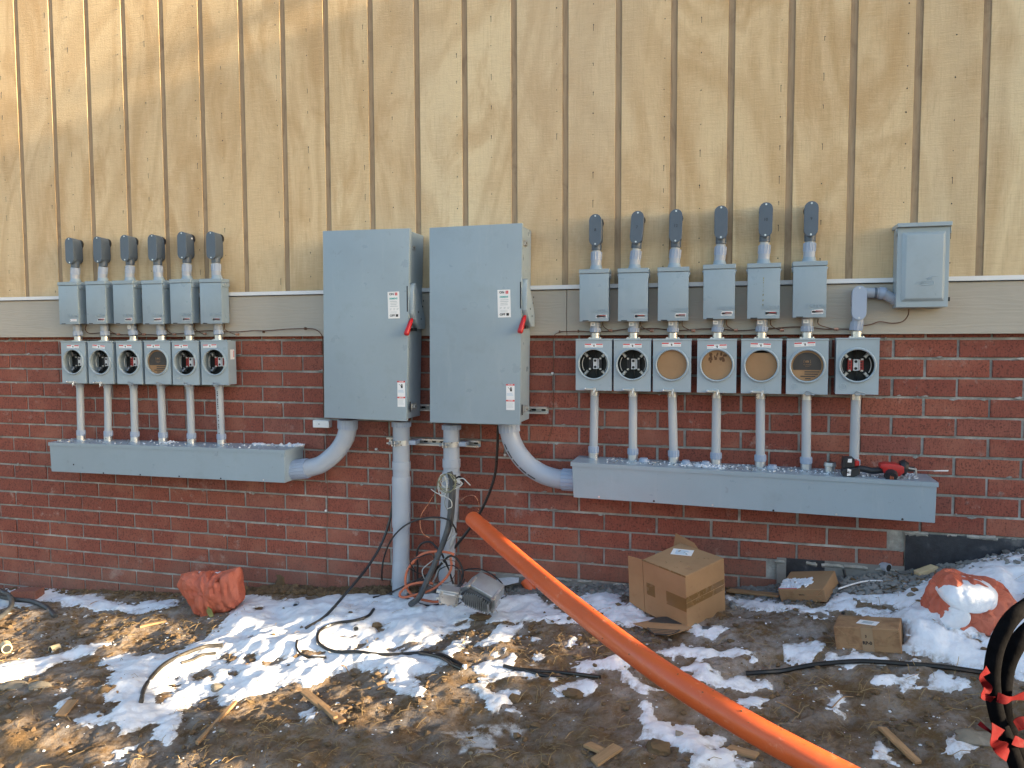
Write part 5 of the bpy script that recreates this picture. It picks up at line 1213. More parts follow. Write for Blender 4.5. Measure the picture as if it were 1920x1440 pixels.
cable([(722, 1112, None), (740, 1120, None), (765, 1130, None), (800, 1138, None), (830, 1139, None), (860, 1135, None)], .0055, 'black_rubber', 'black_cable', 'thin black cable lying on the snow under the splitter')
cable([(868, 1070, -.2), (880, 1067, -.2), (900, 1067, -.2), (920, 1076, -.22), (938, 1090, -.28), (950, 1110, -.36), (948, 1125, None), (940, 1132, None)], .004, 'black_rubber', 'black_cable', 'thin black cable arching over the finned metal housing')
cable([(700, 1130, None), (725, 1118, None), (760, 1098, -.3), (800, 1078, -.28), (835, 1052, -.27)], .006, 'black_rubber', 'black_cable', 'black cable sloping from the snow to the foot of the leaning pipe')
op = []
for q, (cx, cy, rx, ry) in enumerate([(806, 1062, 43, 40), (800, 1102, 42, 9)]):
    pass
cable([(852, 1040, -.26), (840, 1036, -.27), (815, 1034, -.28), (790, 1040, -.28), (768, 1062, -.29), (760, 1085, -.30), (764, 1105, -.32), (780, 1120, -.33), (810, 1128, -.33), (835, 1127, -.33)], .0075, 'orange_jacket', 'orange_cable', 'orange cable in a wide loop between the two thick pipes')
cable([(812, 1094, -.31), (790, 1092, -.33), (765, 1098, -.34), (750, 1112, -.35), (755, 1120, -.36), (780, 1115, -.35), (810, 1105, -.33), (835, 1085, -.3), (846, 1065, -.28), (845, 1045, -.27)], .0075, 'orange_jacket', 'orange_cable', 'orange cable in a flat loop low over the snow')
# splitter and finned amplifier
def local_box(t, name, dims, mat, loc=(0, 0, 0), bev=.002):
    x, y, z = dims; return part(name, B().box(-x/2, x/2, -y/2, y/2, -z/2, z/2), mat, t, bevel=bev, smooth=True, loc=loc)
q = atd(843, 1116, 4.22); t = thing('splitter_box', 'small silver splitter with screw terminals at the foot of the leaning pipe', 'splitter', q); t.rotation_euler = (.25, .15, .2)
local_box(t, 'shell', (.105, .06, .085), 'amp_metal'); local_box(t, 'lid', (.085, .012, .065), 'galvanised', (0, -.036, 0))
for x, z in ((-.058, .02), (-.058, -.02), (.058, .01), (.0, -.05), (.03, -.05)):
    part('port', B().tube([(x*.8, -.01, z), (x*1.25, -.012, z*1.15)], .010, 8), 'galvanised', t, smooth=True)
for x, z in ((-.04, .03), (.04, .03), (-.04, -.03), (.04, -.03)): part('bolt', B().cyl((x, -.05, z), (x, -.03, z), .007, 6), 'dull_metal', t)
q = atd(903, 1112, 4.25); t = thing('amplifier_housing', 'silver finned amplifier housing lying tilted on the snow right of the leaning pipe', 'amplifier', q); t.rotation_euler = (math.radians(24), math.radians(9), math.radians(-14))
hs = [(-.105, -.060), (.06, -.075), (.105, -.03), (.118, .045), (.03, .070), (-.045, .085), (-.118, .010)]
part('shell', B().prism([(x*.94, z*.94) for x, z in hs], -.03, .075), 'amp_metal', t, bevel=.008, seg=2, smooth=True)
part('flange', B().prism([(x*1.04, z*1.04) for x, z in hs], -.045, -.0305), 'amp_metal', t, bevel=.003, smooth=True)
part('finned_face', B().prism([(x*.86, z*.80-.006) for x, z in hs], -.062, -.0455), 'grey_cable', t, bevel=.002)
for k in range(12):
    x = -.066+k*.0135; zt = .052-.018*abs(k-5.5)/6-(.012 if k > 8 else 0); part('fin', B().hexa([(x, -.084, -.050), (x+.0038, -.084, -.050), (x+.0038, -.0622, -.050), (x, -.0622, -.050), (x+.006, -.084, zt), (x+.0098, -.084, zt), (x+.0098, -.0622, zt), (x+.006, -.0622, zt)]), 'dull_metal', t)
for x, z in ((-.04, .084), (.112, .05), (.10, -.04), (-.108, -.05), (-.115, .012)): part('bolt', B().cyl((x, -.062, z), (x, -.045, z), .011, 6).cyl((x, -.045, z), (x, .02, z), .007, 8), 'galvanised', t, smooth=True)
part('port', B().cyl((-.10, 0, -.03), (-.14, 0, -.035), .014, 10), 'copper_new', t, smooth=True)
b = B(); P0 = [G(928, 1112, .03), G(972, 1108, .05), G(975, 1090, .09), G(935, 1095, .07)]; b.add([*P0, *(p+Vector((0, .004, -.003)) for p in P0)], [(0, 1, 2, 3), (7, 6, 5, 4), (0, 4, 5, 1), (1, 5, 6, 2), (2, 6, 7, 3), (3, 7, 4, 0)])
tag(part('plastic_scrap', b, 'clear_film'), 'crumpled clear plastic scrap behind the finned housing', 'plastic scrap')

# ---- big orange conduit
PA, PB = atd(885, 985, 3.82), atd(1452, 1405, 1.80)
pp = [(886, 973, 4.40), (975.6, 1052, 3.85), (1053, 1118, 3.40), (1149, 1194, 2.97), (1245, 1264, 2.68), (1342, 1325, 2.50), (1438, 1381, 2.38), (1560, 1445, 2.27), (1760, 1545, 2.15), (1990, 1650, 2.05)]
P = spline([atd(*q) for q in pp], 10); o = P[0].copy(); t = thing('orange_conduit', 'long thick orange plastic conduit slanting from the brick wall towards the viewer', 'pipe', o)
OR = .0445; Q = [p-o for p in P]
part('pipe', B().tube(Q, OR, 40, caps=False), 'orange_pipe', t, smooth=True)
part('cut_end', B().tube([Q[0], Q[0]+(Q[1]-Q[0])*.02], OR-.0002, 40).tube([Q[0]-(Q[1]-Q[0])*.02, Q[0]-(Q[1]-Q[0])*.01], OR-.01, 40), 'orange_pipe', t)
b = B()
for k in range(70):
    i = rnd.randrange(8, len(Q)-3); d = (Q[i+1]-Q[i]).normalized(); u = Vector((0, 0, 1)); u = (u-d*u.dot(d)).normalized(); w_ = d.cross(u); an = rnd.uniform(-1.9, 1.9); nrm = u*math.cos(an)+w_*math.sin(an)
    c_ = Q[i]+nrm*OR; r_ = .0012+.0045*rnd.random()**3; vs, fs = lumps[rnd.randrange(24)]; b.add([c_+Vector(v)*r_ for v in vs], fs)
part('mud_specks', b, 'mud_clod', t, kind='stuff')
g_ = G(998, 1108); o = part('orange_stub', B().tube([g_+Vector((.02, 0, -.1)), g_, g_+Vector((-.05, .02, .055))], .032, 24), 'orange_pipe', smooth=True); tag(o, 'short orange conduit stub coming out of the ground behind the long orange conduit', 'pipe')

# ================================================================== THINGS ON THE WIREWAY AND THE GROUND
# ---- reciprocating saw lying on the right wireway
ys_ = -.175; p = at(1580, 895, ys_); z = ztop('R', p.x+.2); sw = thing('reciprocating_saw', 'red and black cordless reciprocating saw lying on the right wireway', 'power tool', (p.x, ys_, z))
k = 1/at(1581, 880, ys_).x if False else (at(1680, 880, ys_).x-at(1580, 880, ys_).x)/100.0   # metres per photo pixel here
def sp_(x, z, y=0): return ((x-1580)*k, y, (897-z)*k)
part('battery', B().prism([(x, zz) for x, _, zz in (sp_(1577, 896), sp_(1593, 899), sp_(1610, 890), sp_(1608, 877), sp_(1580, 880), sp_(1576, 886))], -.055, .02), 'black_plastic', sw, bevel=.004)
part('battery_housing', B().prism([(x, zz) for x, _, zz in (sp_(1578, 881), sp_(1601, 878), sp_(1600, 859), sp_(1580, 859))], -.03, .045), 'black_plastic', sw, bevel=.004)
b = B().prism([(x, zz) for x, _, zz in (sp_(1585, 894), sp_(1592, 893), sp_(1593, 881), sp_(1586, 879))], -.0562, -.0552).prism([(x, zz) for x, _, zz in (sp_(1587, 868), sp_(1595, 868), sp_(1595, 860), sp_(1588, 861))], -.0312, -.0302)
part('battery_label', b, 'sticker_white', sw)
part('battery_lettering', text_mesh('M18', .012, 'ink_black', .0004, True), [], sw, loc=(sp_(1589.5, 887)[0], -.0566, sp_(0, 887)[2]))
part('rear_shell', B().prism([(x, zz) for x, _, zz in (sp_(1601, 876), sp_(1610, 874), sp_(1610, 865), sp_(1601, 864))], -.025, .035), 'tool_red', sw, bevel=.003)
part('handle', B().tube(spline([sp_(1603, 882, 0), sp_(1618, 882, 0), sp_(1635, 885, 0), sp_(1652, 883, 0), sp_(1662, 882, 0)], 4), .017, 12, rs=None), 'black_plastic', sw, smooth=True)
part('motor_shell', B().prism([(x, zz) for x, _, zz in (sp_(1652, 878), sp_(1655, 887), sp_(1668, 893), sp_(1684, 892), sp_(1692, 884), sp_(1692, 872), sp_(1680, 868), sp_(1660, 867), sp_(1649, 869), sp_(1648, 877))], -.04, .04), 'tool_red', sw, bevel=.012, seg=2, smooth=True)
part('end_cap', B().tube([sp_(1668, 890, -.035), sp_(1667, 893, -.062)], .030, 16, rs=[.033, .027]), 'black_plastic', sw, smooth=True)
b = B()
for q in range(3): x, _, zz = sp_(1665+q*2.6, 893); b.box(x-.0015, x+.0015, -.0640, -.0615, zz-.012, zz+.012)
part('vent', b, 'orange_jacket', sw)
part('front_boot', B().tube([sp_(1688, 877, 0), sp_(1694, 876, 0), sp_(1700, 877, 0)], .036, 16, rs=[.036, .042, .030]), 'black_plastic', sw, smooth=True)
part('blade_clamp', B().prism([(x, zz) for x, _, zz in (sp_(1700, 883), sp_(1714, 882), sp_(1713, 874), sp_(1700, 873))], -.02, .02), 'black_plastic', sw, bevel=.002)
part('shoe', B().prism([(x, zz) for x, _, zz in (sp_(1701, 874), sp_(1716, 876), sp_(1717, 888), sp_(1714, 888), sp_(1713, 879), sp_(1701, 877))], -.022, .022), 'galvanised', sw, bevel=.001)
b = B().prism([(x, zz) for x, _, zz in (sp_(1713, 881.2), sp_(1750, 880.5), sp_(1774, 879.5), sp_(1775, 877.5), sp_(1750, 879), sp_(1713, 880.2))], -.004, .003); part('blade', b, 'dull_metal', sw)
part('blade_tip', B().prism([(x, zz) for x, _, zz in (sp_(1748, 880.8), sp_(1774, 879.8), sp_(1774, 877.2), sp_(1760, 878), sp_(1748, 879.6))], -.0048, -.0041), 'sticker_white', sw)

# ---- cardboard boxes
def cbox(name, label, P0, P1, P3, T0px, mat='cardboard'):
    d0 = (P0-Vector((CX, CY, CZ))).dot(FV); px0 = pix(P0); hgt = (px0[1]-T0px[1])*d0/FP; T0 = atd(T0px[0], T0px[1], d0-.06*hgt)
    X = (P1-P0); L = X.length; X.normalize(); Z = T0-P0; Z = (Z-X*Z.dot(X)); H = Z.length; Z.normalize(); Y = Z.cross(X); Dp = abs((P3-P0).dot(Y))
    t = thing(name, label, 'cardboard box'); t.matrix_world = Matrix(((X.x, Y.x, Z.x, P0.x), (X.y, Y.y, Z.y, P0.y), (X.z, Y.z, Z.z, P0.z), (0, 0, 0, 1)))
    return t, L, Dp, H, mat
def on_front(t, u0, u1, v0, v1, mat, name, L, H, off=.0008): return part(name, B().box(u0*L, u1*L, -off, -.0002, v0*H, v1*H), mat, t)
def on_right(t, u0, u1, v0, v1, mat, name, L, Dp, H, off=.0008): return part(name, B().box(L+.0002, L+off, u0*Dp, u1*Dp, v0*H, v1*H), mat, t)
# big box
A0, B0, C0 = G(1209, 1153, .01), G(1289, 1186, .0), G(1362, 1150, .0)
Lb = (B0-A0).length
t, L, Dp, H, m = cbox('cardboard_box', 'large open brown cardboard box lying on the snow against the brick wall', A0, B0, A0+(C0-B0), (1194, 1060))
print('BOX1', L, Dp, H)
H = .30; Dp = min(max(Dp, .3), .36)
part('body', B().box(0, L, 0, Dp, 0, H), m, t, bevel=.003)
e = 11/37*L*1.15
part('flap', B().hexa([(-e, -.012, .03), (0, 0, .002), (0, .004, .002), (-e, -.008, .03), (-e*.92, -.012, H-.003), (0, 0, H), (0, .004, H), (-e*.92, -.008, H-.003)]), m, t)
part('flap', B().hexa([(-.11, Dp-.004, .02), (0, Dp-.004, .002), (0, Dp, .002), (-.11, Dp, .02), (-.03, Dp-.004, H+.05), (.10, Dp-.004, H+.028), (.12, Dp, H), (-.03, Dp, H)]), m, t)
on_front(t, .08, .28, .38, .60, 'packing_tape', 'tape', L, H); on_front(t, .55, 1.0, .36, .60, 'packing_tape', 'tape', L, H)
on_right(t, 0, .97, .42, .62, 'packing_tape', 'tape', L, Dp, H); part('seam', B().box(L+.0009, L+.0016, 0, Dp, .515*H, .525*H), 'scrap_wood', t)
part('tape_top_edge', B().box(-.001, L+.001, -.0012, .002, H-.006, H+.001), 'packing_tape', t)
lb = part('shipping_label', B().box(0, .11, 0, .075, 0, .0006), 'sticker_white', t, loc=(.06, Dp-.15, H+.0004)); lb.rotation_euler.z = .5
b = B()
for q in range(5): b.box(.02, .09-.008*(q % 3), .012+q*.011, .016+q*.011, .0007, .0011)
part('printed_lines', b, 'sticker_blue', lb)
b = B()
for q in range(14): x, y = rnd.uniform(.05, L-.05), rnd.uniform(.02, Dp-.05); b.box(x, x+rnd.uniform(.004, .014), y, y+.005, H+.0002, H+.002)
part('wood_chips', b, 'scrap_wood', t)
# middle box near the wall
A0, B0 = G(1465, 1131, .004), G(1551, 1132, .004); C1 = G(1563, 1100, .004)
t, L, Dp, H, m = cbox('cardboard_box', 'small brown cardboard box with snow on its lid, beside the tarred foundation', A0, B0, A0+(C1-B0), (1457, 1105)); print('BOX2', L, Dp, H)
part('body', B().box(0, L, 0, Dp, 0, H), m, t, bevel=.003)
b = B().box(.02, L-.02, -.0012, -.0002, H*.48, H*.52)
b.tube([(.0, -.0008, H), (L*.2, -.0008, H*.5)], .0012, 4).tube([(L, -.0008, H), (L*.8, -.0008, H*.5)], .0012, 4).tube([(.0, -.0008, 0), (L*.2, -.0008, H*.5)], .0012, 4).tube([(L, -.0008, 0), (L*.8, -.0008, H*.5)], .0012, 4)
part('creases', b, 'scrap_wood', t)
part('printed_mark', text_mesh('FRAN', .008, 'ink_black'), [], t, loc=(L*.5, -.0015, H*.56))
part('label', B().box(.002, L*.42, .004, Dp*.34, H+.0002, H+.0008), 'sticker_white', t); part('label_stripe', B().box(.002, L*.42, .003, .010, H+.0009, H+.0012), 'sticker_red', t)
b = B()
for q in range(90):
    x, y = rnd.uniform(.01, L*.66), rnd.uniform(.02, Dp*.5)*1.0; r_ = rnd.uniform(.007, .017); vs, fs = lumps[rnd.randrange(24)]; b.add([(x+r_*v[0], y+r_*v[1]*1.2, H+r_*.3+r_*v[2]*.7) for v in vs], fs)
o = part('snow_on_lid', b, 'snow', None, smooth=True); o['kind'] = 'stuff'; o.matrix_world = t.matrix_world.copy()
# right box
A0, B0, C1 = G(1568, 1221, .002), G(1691.6, 1228, .002), G(1560, 1192, .0)
t, L, Dp, H, m = cbox('cardboard_box', 'wet brown cardboard box with RP-0 on its side, left of the snowy orange sack', A0, B0, C1, (1567, 1175), 'cardboard_wet'); print('BOX3', L, Dp, H)
Dp = max(Dp, .13)
part('body', B().box(0, L, 0, Dp, 0, H), m, t, bevel=.003)
b = B().box(.0, L*.19, -.0012, -.0002, H*.66, H*.68).box(L*.18, L*.19, -.0012, -.0002, H*.3, H*.66).box(L*.8, L, -.0012, -.0002, H*.62, H*.64).box(L*.795, L*.805, -.0012, -.0002, H*.3, H*.62).box(L*.2, L*.79, -.0012, -.0002, H*.28, H*.295)
b.tube([(0.01, -.0008, H*.98), (L*.18, -.0008, H*.68)], .0014, 4).tube([(L, -.0008, H*.95), (L*.84, -.0008, H*.66)], .0014, 4)
part('creases', b, 'scrap_wood', t)
part('tape', B().box(L*.42, L*.60, -.0022, -.0013, .0, H*1.0).box(L*.42, L*.60, -.0022, Dp*.4, H+.0003, H+.0009), 'clear_tape', t)
part('printed_mark', text_mesh('3', .011, 'ink_black', .0004, True), [], t, loc=(L*.49, -.0028, H*.66)); part('printed_mark', text_mesh('RP-0', .014, 'ink_black', .0004, True), [], t, loc=(L*.50, -.0028, H*.38))
lb = part('label', B().box(0, .085, 0, .05, 0, .0006), 'sticker_white', t, loc=(L*.33, Dp*.35, H+.0012)); lb.rotation_euler.z = -.25; part('label_print', B().box(.02, .065, .01, .04, .0007, .0012), 'sticker_grey', lb)
# printed round card on the ground
P0, P1, P2, P3 = G(1253, 1203, .030), G(1299, 1190, .034), G(1243, 1171, .036), G(1187, 1180, .028)
o = Vector(P3); X = (P0-P3); Yv = (P2-P3); n_ = X.cross(Yv).normalized()
b = B(); q = [P3-o, P0-o, P1-o, P2-o]; b.hexa([v-n_*.003 for v in q]+q)
t = thing('cardboard_disc_card', 'flat torn cardboard piece with a black printed disc, lying before the large box', 'cardboard piece', o); part('sheet', b, 'cardboard', t)
c = (P0+P1+P2+P3)/4-o; ea, eb = (P1-P3).normalized(), (P0-P2)
ea = (P1-P3)*.30; eb = (P0-P2); eb = (eb-ea*eb.dot(ea)/ea.dot(ea)); eb = eb.normalized()*ea.length*.95
pr_ = [c+ea*math.cos(2*math.pi*i/28)+eb*math.sin(2*math.pi*i/28)+n_*.0012 for i in range(28)]; part('printed_disc', B().add(pr_, [tuple(range(28))]), 'flap_print', t)
b = B()
for i in range(4):
    yy = .35+.15*i; hw = math.sqrt(1-yy*yy)*.85; a_ = c-ea*hw+eb*yy+n_*.0022; d_ = c+ea*hw+eb*yy+n_*.0022; b.add([a_-eb*.03, d_-eb*.03, d_+eb*.03, a_+eb*.03], [(0, 1, 2, 3)])
part('printed_stripes', b, 'cardboard', t)

# ---- orange woven sacks
def blob(silh, base, thick, seed, wr=.012, nu=96, nv=40, power=.75, sm=3):
    # silh: outline in photo pixels at the distance of `base`; gives a closed cushion with real thickness
    d = (base-Vector((CX, CY, CZ))).dot(FV); pts = [atd(x, y, d) for x, y in silh]; Yc = base.y
    P = []
    for (x, y) in silh: P.append(at(x, y, Yc))
    cx = sum(p.x for p in P)/len(P); cz = sum(p.z for p in P)/len(P)
    an = sorted((math.atan2(p.z-cz, p.x-cx), math.hypot(p.x-cx, p.z-cz)) for p in P); A_ = np.array([a for a, _ in an]); R_ = np.array([r for _, r in an])
    A3 = np.concatenate([A_-2*np.pi, A_, A_+2*np.pi]); R3 = np.concatenate([R_, R_, R_])
    tg = np.linspace(-3*np.pi, 3*np.pi, 541); rg_ = np.convolve(np.pad(np.interp(tg, A3, R3), sm, 'edge'), np.ones(2*sm+1)/(2*sm+1), 'valid'); A3, R3 = tg, rg_
    vs, fs = [], []
    for j in range(nv+1):
        ph = -math.pi/2+math.pi*j/nv
        for i in range(nu):
            th_ = 2*math.pi*i/nu-math.pi; r_ = float(np.interp(th_, A3, R3)); c_ = max(0, math.cos(ph))**power; s_ = math.sin(ph)
            x, z = cx+r_*c_*math.cos(th_), cz+r_*c_*math.sin(th_); y = Yc+thick*s_*abs(s_)**-.2 if abs(s_) > .01 else Yc
            w = mnoise.fractal(Vector((x*9+seed, y*9, z*5)), .7, 2.1, 4)*wr + mnoise.noise(Vector((x*38+seed+z*9, y*20, z*6)))*wr*.9*min(1, wr/.01)
            vs.append((x+w*math.cos(th_)*c_, y-w*1.3, z+w*math.sin(th_)*c_))
    for j in range(nv):
        for i in range(nu): fs.append((j*nu+i, j*nu+(i+1) % nu, (j+1)*nu+(i+1) % nu, (j+1)*nu+i))
    return B().add(vs, fs)
base = G(405, 1150); base.y += .04
t = thing('sandbag', 'orange woven sack standing crumpled against the brick wall at the left', 'sack', base)
bb = blob([(342, 1090), (345, 1078), (358, 1074), (380, 1075), (410, 1074), (430, 1070), (446, 1063), (449, 1072), (451, 1095), (455, 1118), (452, 1130), (440, 1138), (418, 1146), (402, 1157), (390, 1150), (378, 1146), (372, 1128), (355, 1118), (345, 1105)], base, .10, 3, .017, sm=1)
bb.v = [(x-base.x, y-base.y, z-base.z) for x, y, z in bb.v]; part('cloth', bb, 'sack', t, smooth=True)
b = B()
for q in range(9): vs, fs = lumps[q]; x, y = 366+rnd.uniform(-6, 60), 1074; p = at(x, y, base.y-.01)-base; r_ = rnd.uniform(.005, .012); b.add([(p.x+r_*v[0]*1.5, p.y+r_*v[1], p.z+r_*v[2]) for v in vs], fs)
o = part('snow_on_sack', b, 'snow', None, smooth=True, loc=base); o['kind'] = 'stuff'
p = G(398, 1156, .02); o = part('leaf', B().add([p+Vector(v) for v in ((-.05, 0, .045), (-.02, -.02, .05), (.01, -.02, .03), (.025, -.02, -.01), (.0, -.02, -.02), (-.03, -.01, .0))], [(0, 1, 2, 3, 4, 5)]).add([p+Vector(v)+Vector((0, .004, 0)) for v in ((-.05, 0, .045), (-.02, -.02, .05), (.01, -.02, .03), (.025, -.02, -.01), (.0, -.02, -.02), (-.03, -.01, .0))], [(5, 4, 3, 2, 1, 0)]), 'leaf_dry'); tag(o, 'curled green and brown leaf lying under the left orange sack', 'leaf')
base = G(1815, 1196); base.y += .16; base.z += .0
t = thing('sandbag', 'orange woven sack lying under a cap of snow at the right', 'sack', base)
bb = blob([(1728, 1165), (1735, 1125), (1752, 1095), (1772, 1077), (1792, 1075), (1810, 1082), (1845, 1086), (1870, 1094), (1890, 1108), (1908, 1130), (1905, 1150), (1888, 1168), (1862, 1184), (1832, 1197), (1800, 1199), (1765, 1196), (1750, 1186)], base, .17, 11, .019, sm=2)
bb.v = [(x-base.x, y-base.y, z-base.z) for x, y, z in bb.v]; part('cloth', bb, 'sack', t, smooth=True)
cb = Vector(base); cb.y -= .045
bb = blob([(1733, 1160), (1738, 1128), (1752, 1103), (1770, 1090), (1795, 1087), (1815, 1087), (1842, 1091), (1860, 1098), (1872, 1108), (1862, 1124), (1852, 1138), (1836, 1137), (1815, 1131), (1797, 1127), (1780, 1126), (1764, 1132), (1756, 1146), (1752, 1160), (1747, 1170), (1740, 1172)], cb, .14, 21, .005, power=.55, sm=6)
bb.v = [(x-cb.x, y-cb.y, z-cb.z) for x, y, z in bb.v]; o = part('snow_cap', bb, 'snow', None, smooth=True, loc=cb); o['kind'] = 'stuff'

# ---- cables and hoses on the ground
def gcable(pts, r, mat, label, name='cable', cat='cable', n=8, lift=0): return cable([(x, y, None) for x, y in pts], r, mat, name, label, cat, None, n, 7)
gcable([(701, 1150), (690, 1163), (665, 1171), (630, 1176), (602, 1190), (595, 1206), (604, 1219), (630, 1228), (670, 1234), (715, 1236), (760, 1233), (800, 1229), (830, 1233), (852, 1242), (872, 1254)], .0085, 'black_rubber', 'black cable in an S bend over the snow left of the pipe foot')
gcable([(786, 1231), (808, 1235), (830, 1241), (850, 1251), (866, 1259)], .0085, 'black_rubber', 'short black cable lying beside the S-bent one, ending at the same bare tip')
gcable([(944, 1258), (970, 1259), (1010, 1262), (1060, 1267), (1125, 1273)], .0085, 'black_rubber', 'black cable half sunk in soil left of the orange pipe')
gcable([(985, 1262), (1020, 1270), (1055, 1275)], .0085, 'black_rubber', 'second black cable end below the half sunk one')
gcable([(1399, 1271), (1430, 1269), (1466, 1265), (1500, 1259), (1535, 1254), (1612, 1249), (1698, 1252), (1770, 1259), (1850, 1268)], .0105, 'black_rubber', 'black hose running along the soil to the lower right')
gcable([(557, 1208), (556, 1220), (565, 1232), (585, 1238), (612, 1238)], .006, 'black_rubber', 'thin black cable curving in a soil hollow on the snow')
gcable([(418, 1221), (385, 1225), (345, 1238), (310, 1256), (285, 1278), (270, 1300), (265, 1326)], .011, 'muddy_hose', 'muddy hose arching over the sunlit snow at the left')
gcable([(405, 1232), (380, 1238), (360, 1246), (340, 1252)], .008, 'muddy_hose', 'second muddy hose end beside the arched one')
cable([(-25, 1112, None), (2, 1109, -.35), (18, 1118, -.38), (22, 1132, -.42), (14, 1150, None), (-8, 1168, None), (-30, 1180, None)], .017, 'grey_cable', 'hose', 'dark hose loop cut by the left edge of the photo', 'hose', n=12)
cable([(-5, 1124, None), (28, 1124, -.35), (62, 1128, -.35), (88, 1140, -.42), (104, 1160, None)], .016, 'grey_cable', 'hose', 'dark hose arching to the ground beside the loose brick', 'hose', n=12)
cable([(1582, 1068, -.02), (1586, 1085, -.05), (1594, 1100, -.12), (1598, 1118, -.2), (1594, 1138, -.32), (1580, 1156, None)], .0075, 'black_rubber', 'black_cable', 'black cable curling between the two small cardboard boxes')
cable([(1572, 1104, -.26), (1600, 1095, -.20), (1630, 1089, -.15), (1665, 1090, -.15), (1695, 1095, -.16)], .0042, 'white_paint', 'rope', 'thin white rope lying on gravel under the foundation', 'rope', n=6)
cable([(1674, 1077, -.01), (1680, 1086, -.04), (1692, 1094, None)], .0028, 'white_wire', 'wire', 'thin white wire beside the short grey pipe piece', 'wire', n=6)
q = G(869, 1256, .012); o = part('wire_tip', B().tube([q, q+Vector((.012, -.004, .002))], .011, 10), 'white_paint', smooth=True); tag(o, 'small white cut end of the S-bent black cable', 'cable end')
for pts, lab in (([(700, 1152), (697, 1160), (690, 1168)], 0),): pass
# short twigs
for k, (x0, y0, x1, y1) in enumerate([(130, 1140, 180, 1112), (150, 1150, 205, 1128), (330, 1120, 358, 1112), (655, 1268, 640, 1255), (1430, 1310, 1500, 1345), (1560, 1330, 1600, 1310)]):
    cable([(x0, y0, None), ((x0+x1)/2, (y0+y1)/2-5, None), (x1, y1, None)], .0025, 'scrap_wood', 'twig', ['dry twig by the wall at the far left', 'second dry twig right of the far left one', 'dry twig just left of the orange sack', 'tiny twig below the S-bent cable', 'dry stalk on bare soil right of the orange pipe', 'dry stalk below the black hose'][k], 'twig', n=5)

# ---- scrap wood, plastic bits, loose brick
def plank(label, x0, y0, x1, y1, w, th_=.012, mat='scrap_wood', lift=.008, name='wood_scrap', cat='wood scrap'):
    a, b_ = G(x0, y0, lift), G(x1, y1, lift); X = b_-a; L = X.length; X.normalize(); Y = Vector((0, 0, 1)).cross(X).normalized(); Z = X.cross(Y)
    o = part(name, B().hexa([(0, -w/2, 0), (L, -w*.46, 0), (L*.98, w/2, 0), (.01, w*.48, 0), (0, -w/2, th_), (L, -w*.46, th_), (L*.98, w/2, th_), (.01, w*.48, th_)]), mat, bevel=.0015)
    o.matrix_world = Matrix(((X.x, Y.x, Z.x, a.x), (X.y, Y.y, Z.y, a.y), (X.z, Y.z, Z.z, a.z), (0, 0, 0, 1))); tag(o, label, cat); return o
plank('flat brown board scrap pointing down right, below the snow edge', 572, 1304, 642, 1362, .042)
plank('narrow brown board scrap lying against the flat one', 600, 1330, 630, 1358, .022, .016, lift=.016)
plank('sunlit wooden stake lying diagonally at the lower left', 368, 1402, 442, 1322, .018, .014)
plank('small brown wood scrap at the bottom, left of the orange pipe', 1098, 1402, 1138, 1420, .04)
plank('long brown wood scrap at the bottom edge under the small one', 1112, 1438, 1160, 1408, .05)
plank('weathered brown stick at the bottom right', 1652, 1372, 1722, 1440, .03)
plank('brown wood scrap in the snow beside the orange pipe', 1362, 1408, 1420, 1425, .05, .01)
plank('pale cut wood block lying by the tarred foundation', 1718, 1084, 1754, 1072, .05, .028, 'pale_wood', .004)
plank('low brown board lying at the wall between the two boxes', 1365, 1112, 1462, 1122, .05, .012)
plank('muddy clod-like wood chip in the sun at the far left', 112, 1350, 138, 1320, .05, .01)
plank('brown wooden chip lying on muddy ground left of the orange sack', 262, 1180, 312, 1168, .03, .012)
a, b_ = G(1709, 1146, .012), G(1733, 1141, .02); o = part('plastic_strip', B().tube([a, b_], .008, 8), 'blue_plastic', smooth=True); tag(o, 'small bright blue plastic strip in the snow left of the sack', 'plastic strip')
def pvc(label, x, y, r, l, ang, lift=0., mat='pvc', tiltz=0.):
    c = G(x, y, r*.8+lift); d = Vector((math.cos(ang), math.sin(ang), tiltz))*l/2; t = thing('pipe_piece', label, 'pipe piece', c)
    part('tube', B().tube([-d, d], r, 18), mat, t, smooth=True); part('bore', B().tube([-d*1.01, -d*1.0], r*.78, 16), 'interior_dark', t); part('bore', B().tube([d, d*1.01], r*.78, 16), 'interior_dark', t); return t
pvc('short grey pipe piece lying on rubble under the brick step', 1656, 1076, .024, .07, -.9, .02)
pvc('pale pipe coupling half in mud at the left edge', 12, 1220, .028, .07, -.6, mat='pale_wood')
pvc('pale pipe coupling in mud right of the one at the left edge', 103, 1222, .022, .05, 1.3, mat='pale_wood')
pvc('small grey pipe cap in snow near the S-bent cable', 668, 1182, .017, .03, -1.2)
pvc('translucent grey cap in snow right of the left sack', 556, 1140, .020, .03, -1.3)
pvc('grey translucent cap in the snow bank left of the snowy sack', 1710, 1128, .022, .03, -1.3, mat='stone')
pvc('dark conduit elbow bit in front of the large box', 1330, 1184, .012, .07, .1, mat='grey_cable')
o = plank('loose red brick with a dusting of snow at the far left', 30, 1124, 76, 1124, .11, .07, 'brick', .004, 'loose_brick', 'brick')
